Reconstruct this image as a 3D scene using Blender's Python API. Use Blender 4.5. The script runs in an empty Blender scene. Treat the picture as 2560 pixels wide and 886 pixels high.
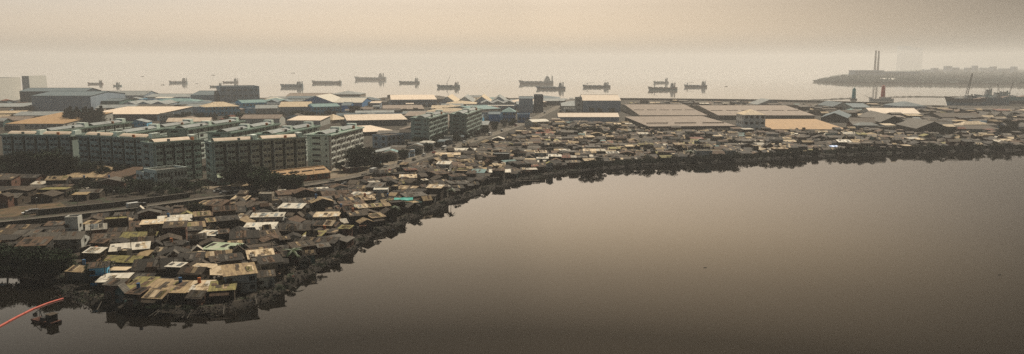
import bpy, math, random
from mathutils import Vector, Matrix
from mathutils.geometry import tessellate_polygon
R = random.Random(7)
C = bpy.context.scene.collection
rad = math.radians
# ------------------------------------------------------------------ camera numbers
FPX, CX, CY, HC = 1971.0, 1280.0, 443.0, 62.0
PIT = math.atan(283.0 / FPX)
ZL = 1.2                      # height of the land above the water
def ray(px, py):
    a, b = (px - CX) / FPX, (CY - py) / FPX
    return Vector((a, math.cos(PIT) + b * math.sin(PIT), -math.sin(PIT) + b * math.cos(PIT)))
def G(px, py, z=ZL):          # the ground point seen at a pixel of the photograph
    d = ray(px, py); t = (z - HC) / d.z
    return Vector((d.x * t, d.y * t))
def ZT(P, py, px=CX):         # height that is seen at row py above the ground point P
    d = ray(px, py); t = P.y / d.y
    return HC + t * d.z
def PIX(x, y, z):
    dx, dy, dz = x, y, z - HC
    fw = dy * math.cos(PIT) - dz * math.sin(PIT)
    up = dy * math.sin(PIT) + dz * math.cos(PIT)
    return CX + FPX * dx / fw, CY - FPX * up / fw
# ------------------------------------------------------------------ materials
MT = {}
def mat(name, col, rough=0.85, col2=None, var=0.25, scale=0.6, streak=None, bump=0.0, metal=0.0, objvar=0.12, tint=False, spots=None, corr=0):
    m = bpy.data.materials.new(name); m.use_nodes = True
    nt = m.node_tree; N, L = nt.nodes, nt.links
    b = N['Principled BSDF']; b.inputs['Roughness'].default_value = rough; b.inputs['Metallic'].default_value = metal
    b.inputs['Specular IOR Level'].default_value = 0.25
    tc = N.new('ShaderNodeTexCoord'); oi = N.new('ShaderNodeObjectInfo')
    sh = N.new('ShaderNodeVectorMath'); sh.operation = 'ADD'
    sc = N.new('ShaderNodeVectorMath'); sc.operation = 'SCALE'; sc.inputs[0].default_value = (37, 91, 53)
    L.new(oi.outputs['Random'], sc.inputs['Scale']); L.new(tc.outputs['Object'], sh.inputs[0]); L.new(sc.outputs[0], sh.inputs[1])
    mp = N.new('ShaderNodeMapping'); L.new(sh.outputs[0], mp.inputs['Vector'])
    if streak: mp.inputs['Scale'].default_value = streak
    n1 = N.new('ShaderNodeTexNoise'); n1.inputs['Scale'].default_value = scale; n1.inputs['Detail'].default_value = 7; n1.inputs['Roughness'].default_value = 0.65
    L.new(mp.outputs[0], n1.inputs['Vector'])
    rp = N.new('ShaderNodeValToRGB'); rp.color_ramp.elements[0].position = 0.36; rp.color_ramp.elements[1].position = 0.66
    c2 = col2 or tuple(c * (1 - var * 1.6) for c in col)
    rp.color_ramp.elements[0].color = (*c2, 1); rp.color_ramp.elements[1].color = (*col, 1)
    L.new(n1.outputs['Fac'], rp.inputs['Fac'])
    out = rp.outputs['Color']
    if spots:                                   # blotches of another colour: rust, moss, bare earth
        n2 = N.new('ShaderNodeTexNoise'); n2.inputs['Scale'].default_value = spots[1]; n2.inputs['Detail'].default_value = 5
        L.new(sh.outputs[0], n2.inputs['Vector'])
        r2 = N.new('ShaderNodeValToRGB'); r2.color_ramp.elements[0].position = spots[2]; r2.color_ramp.elements[1].position = spots[2] + 0.07
        r2.color_ramp.elements[0].color = (0, 0, 0, 1); r2.color_ramp.elements[1].color = (1, 1, 1, 1)
        L.new(n2.outputs['Fac'], r2.inputs['Fac'])
        mx = N.new('ShaderNodeMixRGB'); mx.inputs['Color2'].default_value = (*spots[0], 1)
        L.new(r2.outputs['Color'], mx.inputs['Fac']); L.new(out, mx.inputs['Color1']); out = mx.outputs['Color']
    if tint:
        at = N.new('ShaderNodeAttribute'); at.attribute_name = 'tint'
        mu = N.new('ShaderNodeMixRGB'); mu.blend_type = 'MULTIPLY'; mu.inputs['Fac'].default_value = 1
        L.new(out, mu.inputs['Color1']); L.new(at.outputs['Color'], mu.inputs['Color2']); out = mu.outputs['Color']
    if objvar:
        mr = N.new('ShaderNodeMapRange'); mr.inputs['To Min'].default_value = 1 - objvar; mr.inputs['To Max'].default_value = 1 + objvar
        L.new(oi.outputs['Random'], mr.inputs['Value'])
        hs = N.new('ShaderNodeHueSaturation'); L.new(mr.outputs[0], hs.inputs['Value']); L.new(out, hs.inputs['Color']); out = hs.outputs['Color']
    L.new(out, b.inputs['Base Color'])
    if bump or corr:
        bp = N.new('ShaderNodeBump'); bp.inputs['Strength'].default_value = bump or 0.5; bp.inputs['Distance'].default_value = 0.12
        if corr:
            wv = N.new('ShaderNodeTexWave'); wv.inputs['Scale'].default_value = corr; wv.bands_direction = 'X'
            L.new(tc.outputs['Object'], wv.inputs['Vector'])
            ad = N.new('ShaderNodeMath'); ad.operation = 'ADD'; L.new(wv.outputs['Fac'], ad.inputs[0]); L.new(n1.outputs['Fac'], ad.inputs[1])
            L.new(ad.outputs[0], bp.inputs['Height'])
        else: L.new(n1.outputs['Fac'], bp.inputs['Height'])
        L.new(bp.outputs[0], b.inputs['Normal'])
    MT[name] = m; return m
ST = (2.6, 0.35, 1.0)
# roofs
mat('r_cream', (.62, .50, .34), .7, (.36, .27, .17), scale=.5, streak=ST, spots=((.20, .14, .08), .45, .60), corr=1.2, bump=.3)
mat('r_white', (.66, .61, .52), .6, (.42, .38, .31), scale=.4, streak=ST, spots=((.25, .19, .13), .4, .66), corr=1.2, bump=.3)
mat('r_tan', (.38, .28, .155), .8, (.16, .11, .065), scale=.6, streak=ST, spots=((.12, .08, .05), .6, .60), corr=1.2, bump=.4)
mat('r_rust', (.13, .075, .042), .85, (.06, .038, .025), scale=.8, streak=ST, spots=((.19, .14, .09), .5, .60), corr=1.2, bump=.5)
mat('r_brown', (.075, .055, .036), .85, (.034, .025, .018), scale=.8, streak=ST, spots=((.13, .10, .07), .5, .64), corr=1.2, bump=.5)
mat('r_grey', (.115, .10, .08), .75, (.052, .045, .036), scale=.6, streak=ST, spots=((.06, .05, .045), .5, .62), corr=1.2, bump=.4)
mat('r_dark', (.036, .030, .023), .85, (.017, .014, .011), scale=.8, streak=ST, spots=((.08, .066, .05), .5, .65), corr=1.2, bump=.5)
mat('r_olive', (.30, .265, .09), .85, (.11, .09, .04), scale=.7, streak=ST, spots=((.10, .09, .05), .5, .58), corr=1.2, bump=.4)
mat('r_green', (.26, .36, .22), .8, (.42, .42, .33), scale=.5, spots=((.14, .2, .1), .5, .6), corr=1.2, bump=.3)
mat('r_red', (.24, .085, .05), .85, (.14, .055, .035), scale=.8, streak=ST, corr=1.2, bump=.4)
mat('r_orange', (.42, .265, .13), .8, (.28, .175, .09), scale=.25, streak=ST, spots=((.3, .2, .11), .2, .64), corr=.8, bump=.2)
mat('r_palebrown', (.25, .195, .155), .8, (.16, .125, .10), scale=.2, streak=ST, spots=((.2, .16, .13), .1, .6), corr=.5, bump=.2)
mat('r_shed', (.66, .55, .44), .7, (.54, .43, .33), scale=.2, streak=ST, spots=((.36, .27, .2), .2, .68), corr=.8, bump=.2)
mat('r_teal', (.16, .27, .27), .7, (.10, .18, .18), scale=.3, streak=ST, corr=.8, bump=.2)
mat('r_slate', (.12, .16, .18), .8, (.08, .11, .125), scale=.3, streak=ST, corr=.8, bump=.2)  # slate and haze-grey roofs: cool cast of distant haze added to the colour
mat('r_hazegrey', (.28, .30, .295), .8, (.19, .205, .205), scale=.2, streak=ST, spots=((.14, .13, .12), .15, .6), corr=.8, bump=.2)
mat('r_mixed', (1, 1, 1), .8, (.55, .52, .48), scale=.7, streak=(2.2, .6, 1), tint=True, objvar=0, corr=1.2, bump=.4)
# walls
WS = (1.0, 1.0, .3)
mat('w_grey', (.12, .105, .085), .9, (.05, .044, .036), scale=.8, streak=WS)
mat('w_pale', (.50, .50, .46), .9, (.34, .34, .31), scale=.6, streak=WS, spots=((.14, .13, .11), .5, .66))
mat('w_wood', (.08, .058, .038), .9, (.045, .035, .025), scale=1.4, streak=(3, 3, .4))
mat('w_brick', (.17, .085, .055), .9, (.10, .055, .04), scale=1.2)
mat('w_teal', (.10, .19, .18), .85, (.06, .11, .11), scale=.6, streak=WS)
mat('w_blue', (.04, .24, .52), .8, (.03, .16, .36), scale=.4, streak=WS)
mat('w_lightblue', (.15, .50, .76), .8, (.10, .37, .58), scale=.4, streak=WS)
mat('w_slate', (.06, .11, .15), .8, (.06, .075, .09), scale=.3, streak=WS)
mat('w_bluegrey', (.33, .41, .49), .85, (.25, .31, .38), scale=.15, streak=WS)  # blue-grey wall, blue raised to paint in the cast of distant haze
mat('w_cream', (.32, .28, .22), .9, (.18, .15, .115), scale=.6, streak=WS)
mat('w_dark', (.045, .045, .04), .9, (.022, .022, .02), scale=.8, streak=WS)
mat('w_orange', (.38, .14, .06), .9, (.25, .09, .05), scale=.8, streak=WS)
mat('w_mixed', (1, 1, 1), .9, (.5, .48, .45), scale=.8, streak=WS, tint=True, objvar=0)
mat('apt_wall', (.36, .43, .39), .85, (.25, .31, .28), scale=.35, streak=(1, 1, .2), spots=((.10, .115, .10), .35, .66))
mat('apt_mid', (.50, .58, .54), .85, (.34, .41, .37), scale=.5, streak=(1, 1, .2), spots=((.14, .16, .15), .5, .66))
mat('apt_panel', (.72, .78, .72), .85, (.55, .62, .57), scale=.5, streak=(1, 1, .2), spots=((.18, .2, .18), .5, .68))
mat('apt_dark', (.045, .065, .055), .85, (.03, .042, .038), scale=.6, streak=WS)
mat('apt_green', (.13, .23, .17), .8, (.08, .15, .11), scale=.6)
mat('glass', (.014, .018, .02), .25, (.01, .012, .013), scale=2)
mat('door_brown', (.08, .05, .03), .8)
mat('door_grey', (.11, .12, .12), .6)
mat('white', (.80, .79, .74), .7, (.64, .63, .58), scale=1.2)
mat('tank_orange', (.55, .17, .05), .6); mat('tank_blue', (.05, .16, .34), .5)
mat('concrete', (.25, .23, .20), .9, (.15, .14, .12), scale=.35, spots=((.08, .075, .06), .4, .64))
mat('concrete_dark', (.10, .095, .08), .92, (.05, .048, .04), scale=.5)
mat('metal_dark', (.05, .05, .05), .6, metal=.3)
mat('steel', (.22, .22, .21), .5, metal=.4)
# ground
def ground_mat(name, c1, c2, c3, s1=.05, s2=.9):
    m = mat(name, c1, .95, c2, scale=s1, spots=(c3, s2 * .25, .56), objvar=0, bump=.3); return m
ground_mat('soil', (.050, .038, .026), (.022, .017, .012), (.028, .036, .018), .25)
ground_mat('yard', (.23, .185, .13), (.13, .10, .07), (.09, .08, .05), .12)
ground_mat('dry_grass', (.13, .085, .045), (.07, .05, .03), (.05, .045, .02), .2)
ground_mat('bank', (.024, .018, .012), (.010, .008, .006), (.016, .02, .01), .5)
mat('road', (.13, .108, .08), .9, (.08, .066, .05), scale=.12, spots=((.09, .08, .065), .2, .6), objvar=0)
mat('roadpaint', (.55, .52, .45), .8)
mat('land_hazed', (.14, .165, .15), .95, (.035, .04, .03), scale=.02, objvar=0)  # peninsula ground, lightened so the colour itself holds some haze
mat('leaf', (.030, .050, .020), .9, (.014, .026, .011), scale=.5, objvar=.25)
mat('leaf_dark', (.020, .032, .015), .9, (.010, .016, .008), scale=.5, objvar=.2)
mat('leaf_bright', (.10, .14, .035), .8, (.05, .08, .02), scale=.6, objvar=.2)
mat('leaf_hazed', (.13, .175, .16), .9, (.09, .12, .11), scale=.05)  # distant foliage: haze painted in, paler and bluer than the near leaves
mat('palm_leaf', (.06, .09, .03), .6, (.03, .05, .018), scale=1)
mat('bark', (.075, .058, .042), .95, (.04, .03, .022), scale=3)
mat('debris', (1, 1, 1), .9, (.6, .58, .55), scale=2, tint=True, objvar=0)
mat('hull_blue', (.16, .30, .38), .6, (.05, .10, .14), scale=.2); mat('hull_black', (.05, .07, .085), .6)  # ship hulls paled and blued, distance haze put into the colour
mat('hull_teal', (.15, .33, .34), .6, scale=.2); mat('hull_rust', (.26, .17, .14), .7, (.15, .15, .15), scale=.2)  # teal hull likewise carries painted haze
mat('hull_grey', (.30, .38, .40), .6, scale=.2); mat('hull_white', (.6, .6, .56), .5)  # grey hull also lightened with painted haze
mat('ship_white', (.72, .74, .72), .6); mat('ship_deck', (.16, .09, .06), .8)
mat('boom_red', (.56, .12, .08), .6, (.40, .08, .055), scale=1.5)
mat('light_red', (.60, .05, .035), .6); mat('light_teal', (.015, .34, .38), .6)
mat('rust_dark', (.10, .040, .025), .85, (.05, .022, .016), scale=1.2)
mat('rust_red', (.22, .08, .04), .85, (.1, .045, .03), scale=1.2)
mat('tarp_blue', (.05, .25, .70), .5); mat('tarp_turq', (.04, .40, .34), .6); mat('skin', (.25, .14, .09), .7); mat('cloth', (.2, .2, .24), .9, objvar=.9); mat('hair', (.012, .010, .009), .8)
mat('car_white', (.7, .7, .68), .35); mat('car_dark', (.03, .032, .036), .35); mat('car_red', (.35, .04, .03), .35); mat('car_silver', (.36, .37, .38), .35, metal=.4)
mat('tyre', (.015, .015, .015), .9); mat('yellow', (.55, .38, .04), .6)
def water_mat(name, rough, bs, bd, base):
    m = bpy.data.materials.new(name); m.use_nodes = True; N, L = m.node_tree.nodes, m.node_tree.links
    b = N['Principled BSDF']; b.inputs['Base Color'].default_value = (*base, 1); b.inputs['Roughness'].default_value = rough; b.inputs['IOR'].default_value = 1.45
    tc = N.new('ShaderNodeTexCoord'); mp = N.new('ShaderNodeMapping'); mp.inputs['Scale'].default_value = (bs, bs * 1.6, 1)
    n = N.new('ShaderNodeTexNoise'); n.inputs['Scale'].default_value = 1; n.inputs['Detail'].default_value = 4
    bp = N.new('ShaderNodeBump'); bp.inputs['Strength'].default_value = 1; bp.inputs['Distance'].default_value = bd
    L.new(tc.outputs['Object'], mp.inputs[0]); L.new(mp.outputs[0], n.inputs['Vector']); L.new(n.outputs['Fac'], bp.inputs['Height']); L.new(bp.outputs[0], b.inputs['Normal'])
    MT[name] = m
water_mat('pond', .025, .5, .004, (.006, .005, .0035)); water_mat('sea', .04, .06, .012, (.18, .17, .15))
# ------------------------------------------------------------------ mesh builder
class MB:
    def __init__(s): s.v = []; s.f = []; s.m = []; s.t = []; s.mats = []; s.T = None; s.tint = (1, 1, 1)
    def mi(s, name):
        if name not in s.mats: s.mats.append(name)
        return s.mats.index(name)
    def P(s, p):
        if s.T is None: return tuple(p)
        x, y, z = p; ox, oy, oz, c, n = s.T
        return (ox + x * c - y * n, oy + x * n + y * c, oz + z)
    def at(s, x=0, y=0, z=0, r=0): s.T = (x, y, z, math.cos(r), math.sin(r)); return s
    def poly(s, pts, m):
        k = len(s.v); s.v += [s.P(p) for p in pts]; s.f.append(tuple(range(k, k + len(pts)))); s.m.append(s.mi(m)); s.t.append(s.tint)
    def hexa(s, b, t, m):                      # four bottom and four top points
        k = len(s.v); s.v += [s.P(p) for p in b] + [s.P(p) for p in t]; i = s.mi(m)
        for q in ((0, 3, 2, 1), (4, 5, 6, 7), (0, 1, 5, 4), (1, 2, 6, 5), (2, 3, 7, 6), (3, 0, 4, 7)):
            s.f.append(tuple(k + a for a in q)); s.m.append(i); s.t.append(s.tint)
    def box(s, x0, x1, y0, y1, z0, z1, m):
        s.hexa([(x0, y0, z0), (x1, y0, z0), (x1, y1, z0), (x0, y1, z0)], [(x0, y0, z1), (x1, y0, z1), (x1, y1, z1), (x0, y1, z1)], m)
    def slab(s, q, th, m):                     # a thick sheet over four points
        s.hexa(q, [(p[0], p[1], p[2] + th) for p in q], m)
    def cyl(s, x, y, z0, z1, r0, r1, n, m, cap=True):
        k = len(s.v); i = s.mi(m)
        for r, z in ((r0, z0), (r1, z1)):
            s.v += [s.P((x + r * math.cos(2 * math.pi * a / n), y + r * math.sin(2 * math.pi * a / n), z)) for a in range(n)]
        for a in range(n):
            s.f.append((k + a, k + (a + 1) % n, k + n + (a + 1) % n, k + n + a)); s.m.append(i); s.t.append(s.tint)
        if cap:
            s.f.append(tuple(k + n + a for a in range(n))); s.m.append(i); s.t.append(s.tint)
    def tube(s, p, q, r0, r1, n, m):
        p, q = Vector(p), Vector(q); d = (q - p)
        if d.length < 1e-6: return
        d.normalize(); a = d.orthogonal().normalized(); b = d.cross(a); k = len(s.v); i = s.mi(m)
        for c, r in ((p, r0), (q, r1)):
            for j in range(n):
                t = 2 * math.pi * j / n; s.v.append(s.P(c + a * (r * math.cos(t)) + b * (r * math.sin(t))))
        for j in range(n):
            s.f.append((k + j, k + (j + 1) % n, k + n + (j + 1) % n, k + n + j)); s.m.append(i); s.t.append(s.tint)
        s.f.append(tuple(k + n + j for j in range(n))); s.m.append(i); s.t.append(s.tint)
        s.f.append(tuple(k + n - 1 - j for j in range(n))); s.m.append(i); s.t.append(s.tint)
    def mesh(s, name, smooth=False):
        me = bpy.data.meshes.new(name); me.from_pydata(s.v, [], s.f)
        for m in s.mats: me.materials.append(MT[m])
        me.polygons.foreach_set('material_index', s.m)
        if smooth: me.polygons.foreach_set('use_smooth', [True] * len(s.f))
        if any(m in ('r_mixed', 'w_mixed', 'debris') for m in s.mats):
            at = me.attributes.new('tint', 'FLOAT_COLOR', 'FACE')
            at.data.foreach_set('color', [c for t in s.t for c in (*t, 1.0)])
        me.update(); return me
    def build(s, name, parent=None, smooth=False):
        return link(name, s.mesh(name, smooth), parent)
def link(name, me, parent=None, loc=None, rz=0):
    o = bpy.data.objects.new(name, me); C.objects.link(o)
    if parent: o.parent = parent
    if loc is not None: o.location = loc
    if rz: o.rotation_euler = (0, 0, rz)
    return o
def tag(o, label=None, cat=None, group=None, kind=None):
    if label: o['label'] = label
    if cat: o['category'] = cat
    if group: o['group'] = group
    if kind: o['kind'] = kind
    return o
def thing(name, label, cat, loc=(0, 0, 0), rz=0, group=None):
    return tag(link(name, None, None, loc, rz), label, cat, group)
def kids(o): return [c for c in KC.get(o.name, [])]
def dup(root, loc, rz, label, group=None, scale=None):
    def cp(o, par):
        c = o.copy(); C.objects.link(c); c.parent = par
        for k in list(o.children): cp(k, c)
        return c
    r = cp(root, None); r.location = loc; r.rotation_euler = (0, 0, rz)
    if scale: r.scale = scale
    r['label'] = label
    if group: r['group'] = group
    return r
# ------------------------------------------------------------------ footprints, so that nothing stands in another thing
FOOT = []                      # (name, corners, kind)
def rect(P0, u, v, L, W, g=0.0):
    a = P0 - u * g - v * g
    return [a, a + u * (L + 2 * g), a + u * (L + 2 * g) + v * (W + 2 * g), a + v * (W + 2 * g)]
def sat(A, B):
    for Q in (A, B):
        for i in range(len(Q)):
            e = Q[(i + 1) % len(Q)] - Q[i]; n = Vector((-e.y, e.x))
            a = [n.dot(p) for p in A]; b = [n.dot(p) for p in B]
            if max(a) <= min(b) or max(b) <= min(a): return False
    return True
CELL = 40; HASH = {}
def hkeys(q):
    x0, x1 = min(p.x for p in q), max(p.x for p in q); y0, y1 = min(p.y for p in q), max(p.y for p in q)
    for i in range(int(x0 // CELL), int(x1 // CELL) + 1):
        for j in range(int(y0 // CELL), int(y1 // CELL) + 1): yield (i, j)
def foot_add(name, q):
    FOOT.append((name, q))
    for k in hkeys(q): HASH.setdefault(k, []).append(len(FOOT) - 1)
def foot_hit(q):
    seen = set()
    for k in hkeys(q):
        for i in HASH.get(k, ()):
            if i not in seen:
                seen.add(i)
                if sat(q, FOOT[i][1]): return FOOT[i][0]
    return None
def inside(P, poly):
    r = False; j = len(poly) - 1
    for i in range(len(poly)):
        a, b = poly[i], poly[j]
        if (a.y > P.y) != (b.y > P.y) and P.x < (b.x - a.x) * (P.y - a.y) / (b.y - a.y) + a.x: r = not r
        j = i
    return r
SK_Z = ((0, 3.0), (.03, 2.9), (.04, 2.4), (.05, 1.85), (.06, 1.50), (.07, 1.24), (.085, 1.1), (.12, 1.08), (.16, 1.1), (.20, .95), (.26, .50), (.33, .14), (.40, .15))
SKY_TINT = (1.0, .962, .945, 1); SKY_STR = .15; SUN_STR = 5.0; HZ_D = 1.42e-4; HZ_C = (.985, .965, .955); HZ_G = .15; EXPO = 0.13
SK_TOP = .13; SK_L, SK_M, SK_R = 2.1, 1.0, .06; SK_BACK = 1.0
def sky_shape(N, Lk, mx):
    """smog: the sky is brightest low down and to the left of the view, duller overhead and to the right"""
    tc = N.new('ShaderNodeTexCoord'); sp = N.new('ShaderNodeSeparateXYZ'); Lk.new(tc.outputs['Generated'], sp.inputs[0])
    def mr(src, a, b, c, d, it='SMOOTHSTEP'):
        n = N.new('ShaderNodeMapRange'); n.interpolation_type = it
        for k, v in (('From Min', a), ('From Max', b), ('To Min', c), ('To Max', d)): n.inputs[k].default_value = v
        Lk.new(src, n.inputs[0]); return n.outputs[0]
    m = None
    zr = N.new('ShaderNodeValToRGB'); el = zr.color_ramp.elements
    for i, (z, f) in enumerate(SK_Z):
        e = el[i] if i < 2 else el.new(z * 2)
        e.position = z * 2; e.color = (f / 4, f / 4, f / 4, 1)
    z2 = N.new('ShaderNodeMath'); z2.operation = 'MULTIPLY'; z2.inputs[1].default_value = 2; Lk.new(sp.outputs['Z'], z2.inputs[0]); Lk.new(z2.outputs[0], zr.inputs[0])
    z3 = N.new('ShaderNodeMath'); z3.operation = 'MULTIPLY'; z3.inputs[1].default_value = 4; Lk.new(zr.outputs[0], z3.inputs[0])
    for o in (z3.outputs[0], mr(sp.outputs['Y'], -.3, .5, SK_BACK, 1), mr(sp.outputs['X'], -.60, .0, SK_L, SK_M, 'LINEAR'), mr(sp.outputs['X'], .05, .60, 1, SK_R / SK_M, 'LINEAR')):
        if m is None: m = o
        else:
            q = N.new('ShaderNodeMath'); q.operation = 'MULTIPLY'; Lk.new(m, q.inputs[0]); Lk.new(o, q.inputs[1]); m = q.outputs[0]
    cm = N.new('ShaderNodeMixRGB'); cm.inputs[1].default_value = (1, 1, 1, 1); cm.inputs[2].default_value = (1, .87, .63, 1); Lk.new(mr(sp.outputs['Z'], .06, .24, 0, 1), cm.inputs[0])
    c2 = N.new('ShaderNodeMixRGB'); c2.blend_type = 'MULTIPLY'; c2.inputs[0].default_value = 1; Lk.new(mx.outputs[0], c2.inputs[1]); Lk.new(cm.outputs[0], c2.inputs[2])
    x = N.new('ShaderNodeVectorMath'); x.operation = 'SCALE'; x.name = 'shape'
    cb = N.new('ShaderNodeMixRGB'); cb.inputs[1].default_value = (1, 1, 1, 1); cb.inputs[2].default_value = (.82, 1.0, 1.12, 1)
    mxx = N.new('ShaderNodeMath'); mxx.operation = 'MAXIMUM'; Lk.new(mr(sp.outputs['Z'], .40, .7, 0, 1), mxx.inputs[0]); Lk.new(mr(sp.outputs['Y'], -.2, .45, 1, 0), mxx.inputs[1]); Lk.new(mxx.outputs[0], cb.inputs[0])
    c3 = N.new('ShaderNodeMixRGB'); c3.blend_type = 'MULTIPLY'; c3.inputs[0].default_value = 1; Lk.new(c2.outputs[0], c3.inputs[1]); Lk.new(cb.outputs[0], c3.inputs[2])
    Lk.new(c3.outputs[0], x.inputs[0]); Lk.new(m, x.inputs['Scale'])
# ------------------------------------------------------------------ shorelines and the land
SH = [(-420, 690), (-200, 690), (0, 687), (60, 692), (110, 695), (135, 706), (143, 722), (165, 742), (200, 757), (250, 768), (300, 776), (360, 783), (420, 788), (480, 790),
      (530, 786), (580, 776), (630, 762), (680, 742), (725, 716), (760, 693), (800, 671), (840, 650), (870, 634), (900, 610), (930, 590), (965, 574), (1000, 560), (1060, 536),
      (1130, 506), (1200, 482), (1270, 461), (1310, 451), (1360, 441), (1420, 431), (1500, 422), (1600, 415), (1700, 410), (1780, 406), (1860, 402), (1940, 397), (2020, 392),
      (2100, 388), (2200, 385), (2300, 382), (2420, 379), (2560, 376), (2800, 372), (3200, 368)]
shore = [G(x, y, 0.0) for x, y in SH]
def subdivide(pts, step, amp, rng):
    out = []
    for a, b in zip(pts, pts[1:]):
        n = max(1, int((b - a).length / step)); e = (b - a); nn = Vector((-e.y, e.x)).normalized() if e.length else Vector((0, 1))
        for i in range(n):
            out.append(a + e * (i / n) + nn * (rng.uniform(-amp, amp) if (i or a is not pts[0]) else 0))
    out.append(pts[-1]); return out
shoreN = subdivide(shore, 3.5, 0.7, R)
SEA = [(-900, 247), (-300, 246), (0, 245), (240, 246), (500, 247), (700, 246), (900, 247), (1100, 249), (1300, 250), (1500, 251.5), (1600, 252), (1800, 254), (1950, 256), (2060, 259),
       (2160, 262), (2280, 264), (2370, 266), (2560, 268), (2900, 270), (3300, 272)]
seaP = [G(x, y, 0.0) for x, y in SEA]
def inward(pts, d, side):
    out = []
    for i, p in enumerate(pts):
        a = pts[max(0, i - 1)]; b = pts[min(len(pts) - 1, i + 1)]; e = (b - a)
        n = Vector((-e.y, e.x)).normalized() * side
        out.append(p + n * d)
    return out
sh_in = inward(shoreN, 2.6, 1)          # top of the bank
sea_in = inward(seaP, 3.0, -1)
land = sh_in + list(reversed(sea_in))
def flat_mesh(name, pts, z, mname):
    tris = tessellate_polygon([[Vector((p.x, p.y, 0)) for p in pts]])
    me = bpy.data.meshes.new(name)
    fs = []
    for t in tris:
        a, b, c = (pts[i] for i in t)
        fs.append(tuple(t) if (b - a).cross(c - a) > 0 else tuple(reversed(t)))
    me.from_pydata([(p.x, p.y, z) for p in pts], [], fs); me.materials.append(MT[mname]); me.update()
    return me
ob = link('ground', flat_mesh('ground', land, ZL, 'soil')); tag(ob, kind='structure')
def ribbon(name, A, za, B, zb, mname):
    mb = MB()
    for i in range(len(A) - 1):
        mb.poly([(A[i].x, A[i].y, za), (A[i + 1].x, A[i + 1].y, za), (B[i + 1].x, B[i + 1].y, zb), (B[i].x, B[i].y, zb)], mname)
    return tag(mb.build(name), kind='structure')
sh_out = inward(shoreN, 1.2, -1)
mb = MB(); rr = random.Random(3)
mid = [p + Vector((rr.uniform(-.5, .5), rr.uniform(-.5, .5))) for p in shoreN]; mz = [rr.uniform(.1, .75) for _ in shoreN]
for i in range(len(shoreN) - 1):
    j = i + 1
    mb.poly([(sh_in[i].x, sh_in[i].y, ZL), (mid[i].x, mid[i].y, mz[i]), (mid[j].x, mid[j].y, mz[j]), (sh_in[j].x, sh_in[j].y, ZL)], 'bank')
    mb.poly([(mid[i].x, mid[i].y, mz[i]), (sh_out[i].x, sh_out[i].y, -.9), (sh_out[j].x, sh_out[j].y, -.9), (mid[j].x, mid[j].y, mz[j])], 'bank')
tag(mb.build('bank'), kind='structure')
ribbon('sea_embankment', sea_in, ZL, inward(seaP, 2, 1), -.9, 'concrete_dark')
# sea wall: a low parapet along the right half of the sea front
mb = MB(); sw = [p for p, s in zip(inward(seaP, 5, -1), SEA) if s[0] >= 1500 and s[0] <= 2300]
for a, b in zip(sw, sw[1:]):
    e = (b - a).normalized(); n = Vector((-e.y, e.x))
    q = [a - n, b - n, b + n, a + n]
    mb.hexa([(p.x, p.y, ZL - .2) for p in q], [(p.x, p.y, ZL + 3.2) for p in q], 'concrete_dark')
tag(mb.build('sea_wall'), 'long low dark concrete sea wall between the fishing port sheds and the bay', 'sea wall')
# water
def sheet(name, x0, x1, y0, y1, z, m):
    mb = MB(); mb.poly([(x0, y0, z), (x1, y0, z), (x1, y1, z), (x0, y1, z)], m); return tag(mb.build(name), kind='structure')
sheet('pond_water', -700, 1400, 20, 1040, 0, 'pond')
sheet('sea_water', -7600, 7600, 1040, 15800, 0, 'sea')
# road: one strip with kerbs, from the left edge up to the port
RD = [(-120, 566), (0, 558), (100, 548), (300, 527), (500, 500), (640, 483), (760, 467), (850, 451), (930, 431), (1010, 408), (1080, 385), (1150, 362), (1230, 337), (1300, 312), (1345, 292), (1378, 276), (1400, 264)]
rdp = [G(x, y) for x, y in RD]
def strip(name, pts, w, z, mname, off=0.0):
    A = inward(pts, w / 2 + off, 1); B = inward(pts, -w / 2 + off, 1); mb = MB()
    for i in range(len(A) - 1):
        mb.poly([(B[i].x, B[i].y, z), (B[i + 1].x, B[i + 1].y, z), (A[i + 1].x, A[i + 1].y, z), (A[i].x, A[i].y, z)], mname)
    return tag(mb.build(name), kind='structure'), A, B
RW = 8.0
strip('yard', [G(x, y) for x, y in ((560, 478), (640, 466), (760, 452), (850, 440), (930, 424), (1000, 402), (1060, 382))], 26, ZL + .012, 'yard', 8)
strip('lot', [G(x, y) for x, y in ((-120, 545), (0, 536), (90, 528), (170, 520))], 26, ZL + .016, 'dry_grass', 4)
strip('road', rdp, RW, ZL + .03, 'road')
for s in (1, -1):
    A = inward(rdp, s * (RW / 2), 1); B = inward(rdp, s * (RW / 2 + .5), 1); mb = MB()
    for i in range(len(A) - 1):
        q = [A[i], A[i + 1], B[i + 1], B[i]]
        mb.hexa([(p.x, p.y, ZL - .1) for p in q], [(p.x, p.y, ZL + .15) for p in q], 'concrete')
    tag(mb.build('kerb'), kind='structure')
mb = MB()
for a, b in zip(rdp, rdp[1:]):
    n = int((b - a).length / 9); e = (b - a).normalized(); w = Vector((-e.y, e.x)) * .1
    for i in range(n):
        p = a + e * (i * 9 + 2); q = p + e * 3.5
        mb.poly([(p.x - w.x, p.y - w.y, ZL + .036), (q.x - w.x, q.y - w.y, ZL + .036), (q.x + w.x, q.y + w.y, ZL + .036), (p.x + w.x, p.y + w.y, ZL + .036)], 'roadpaint')
tag(mb.build('road_markings'), kind='structure')
for a, b in zip(rdp, rdp[1:]):
    u = (b - a).normalized(); v = Vector((-u.y, u.x)); foot_add('road', rect(a - v * (RW / 2 + .6), u, v, (b - a).length, RW + 1.2))
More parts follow.
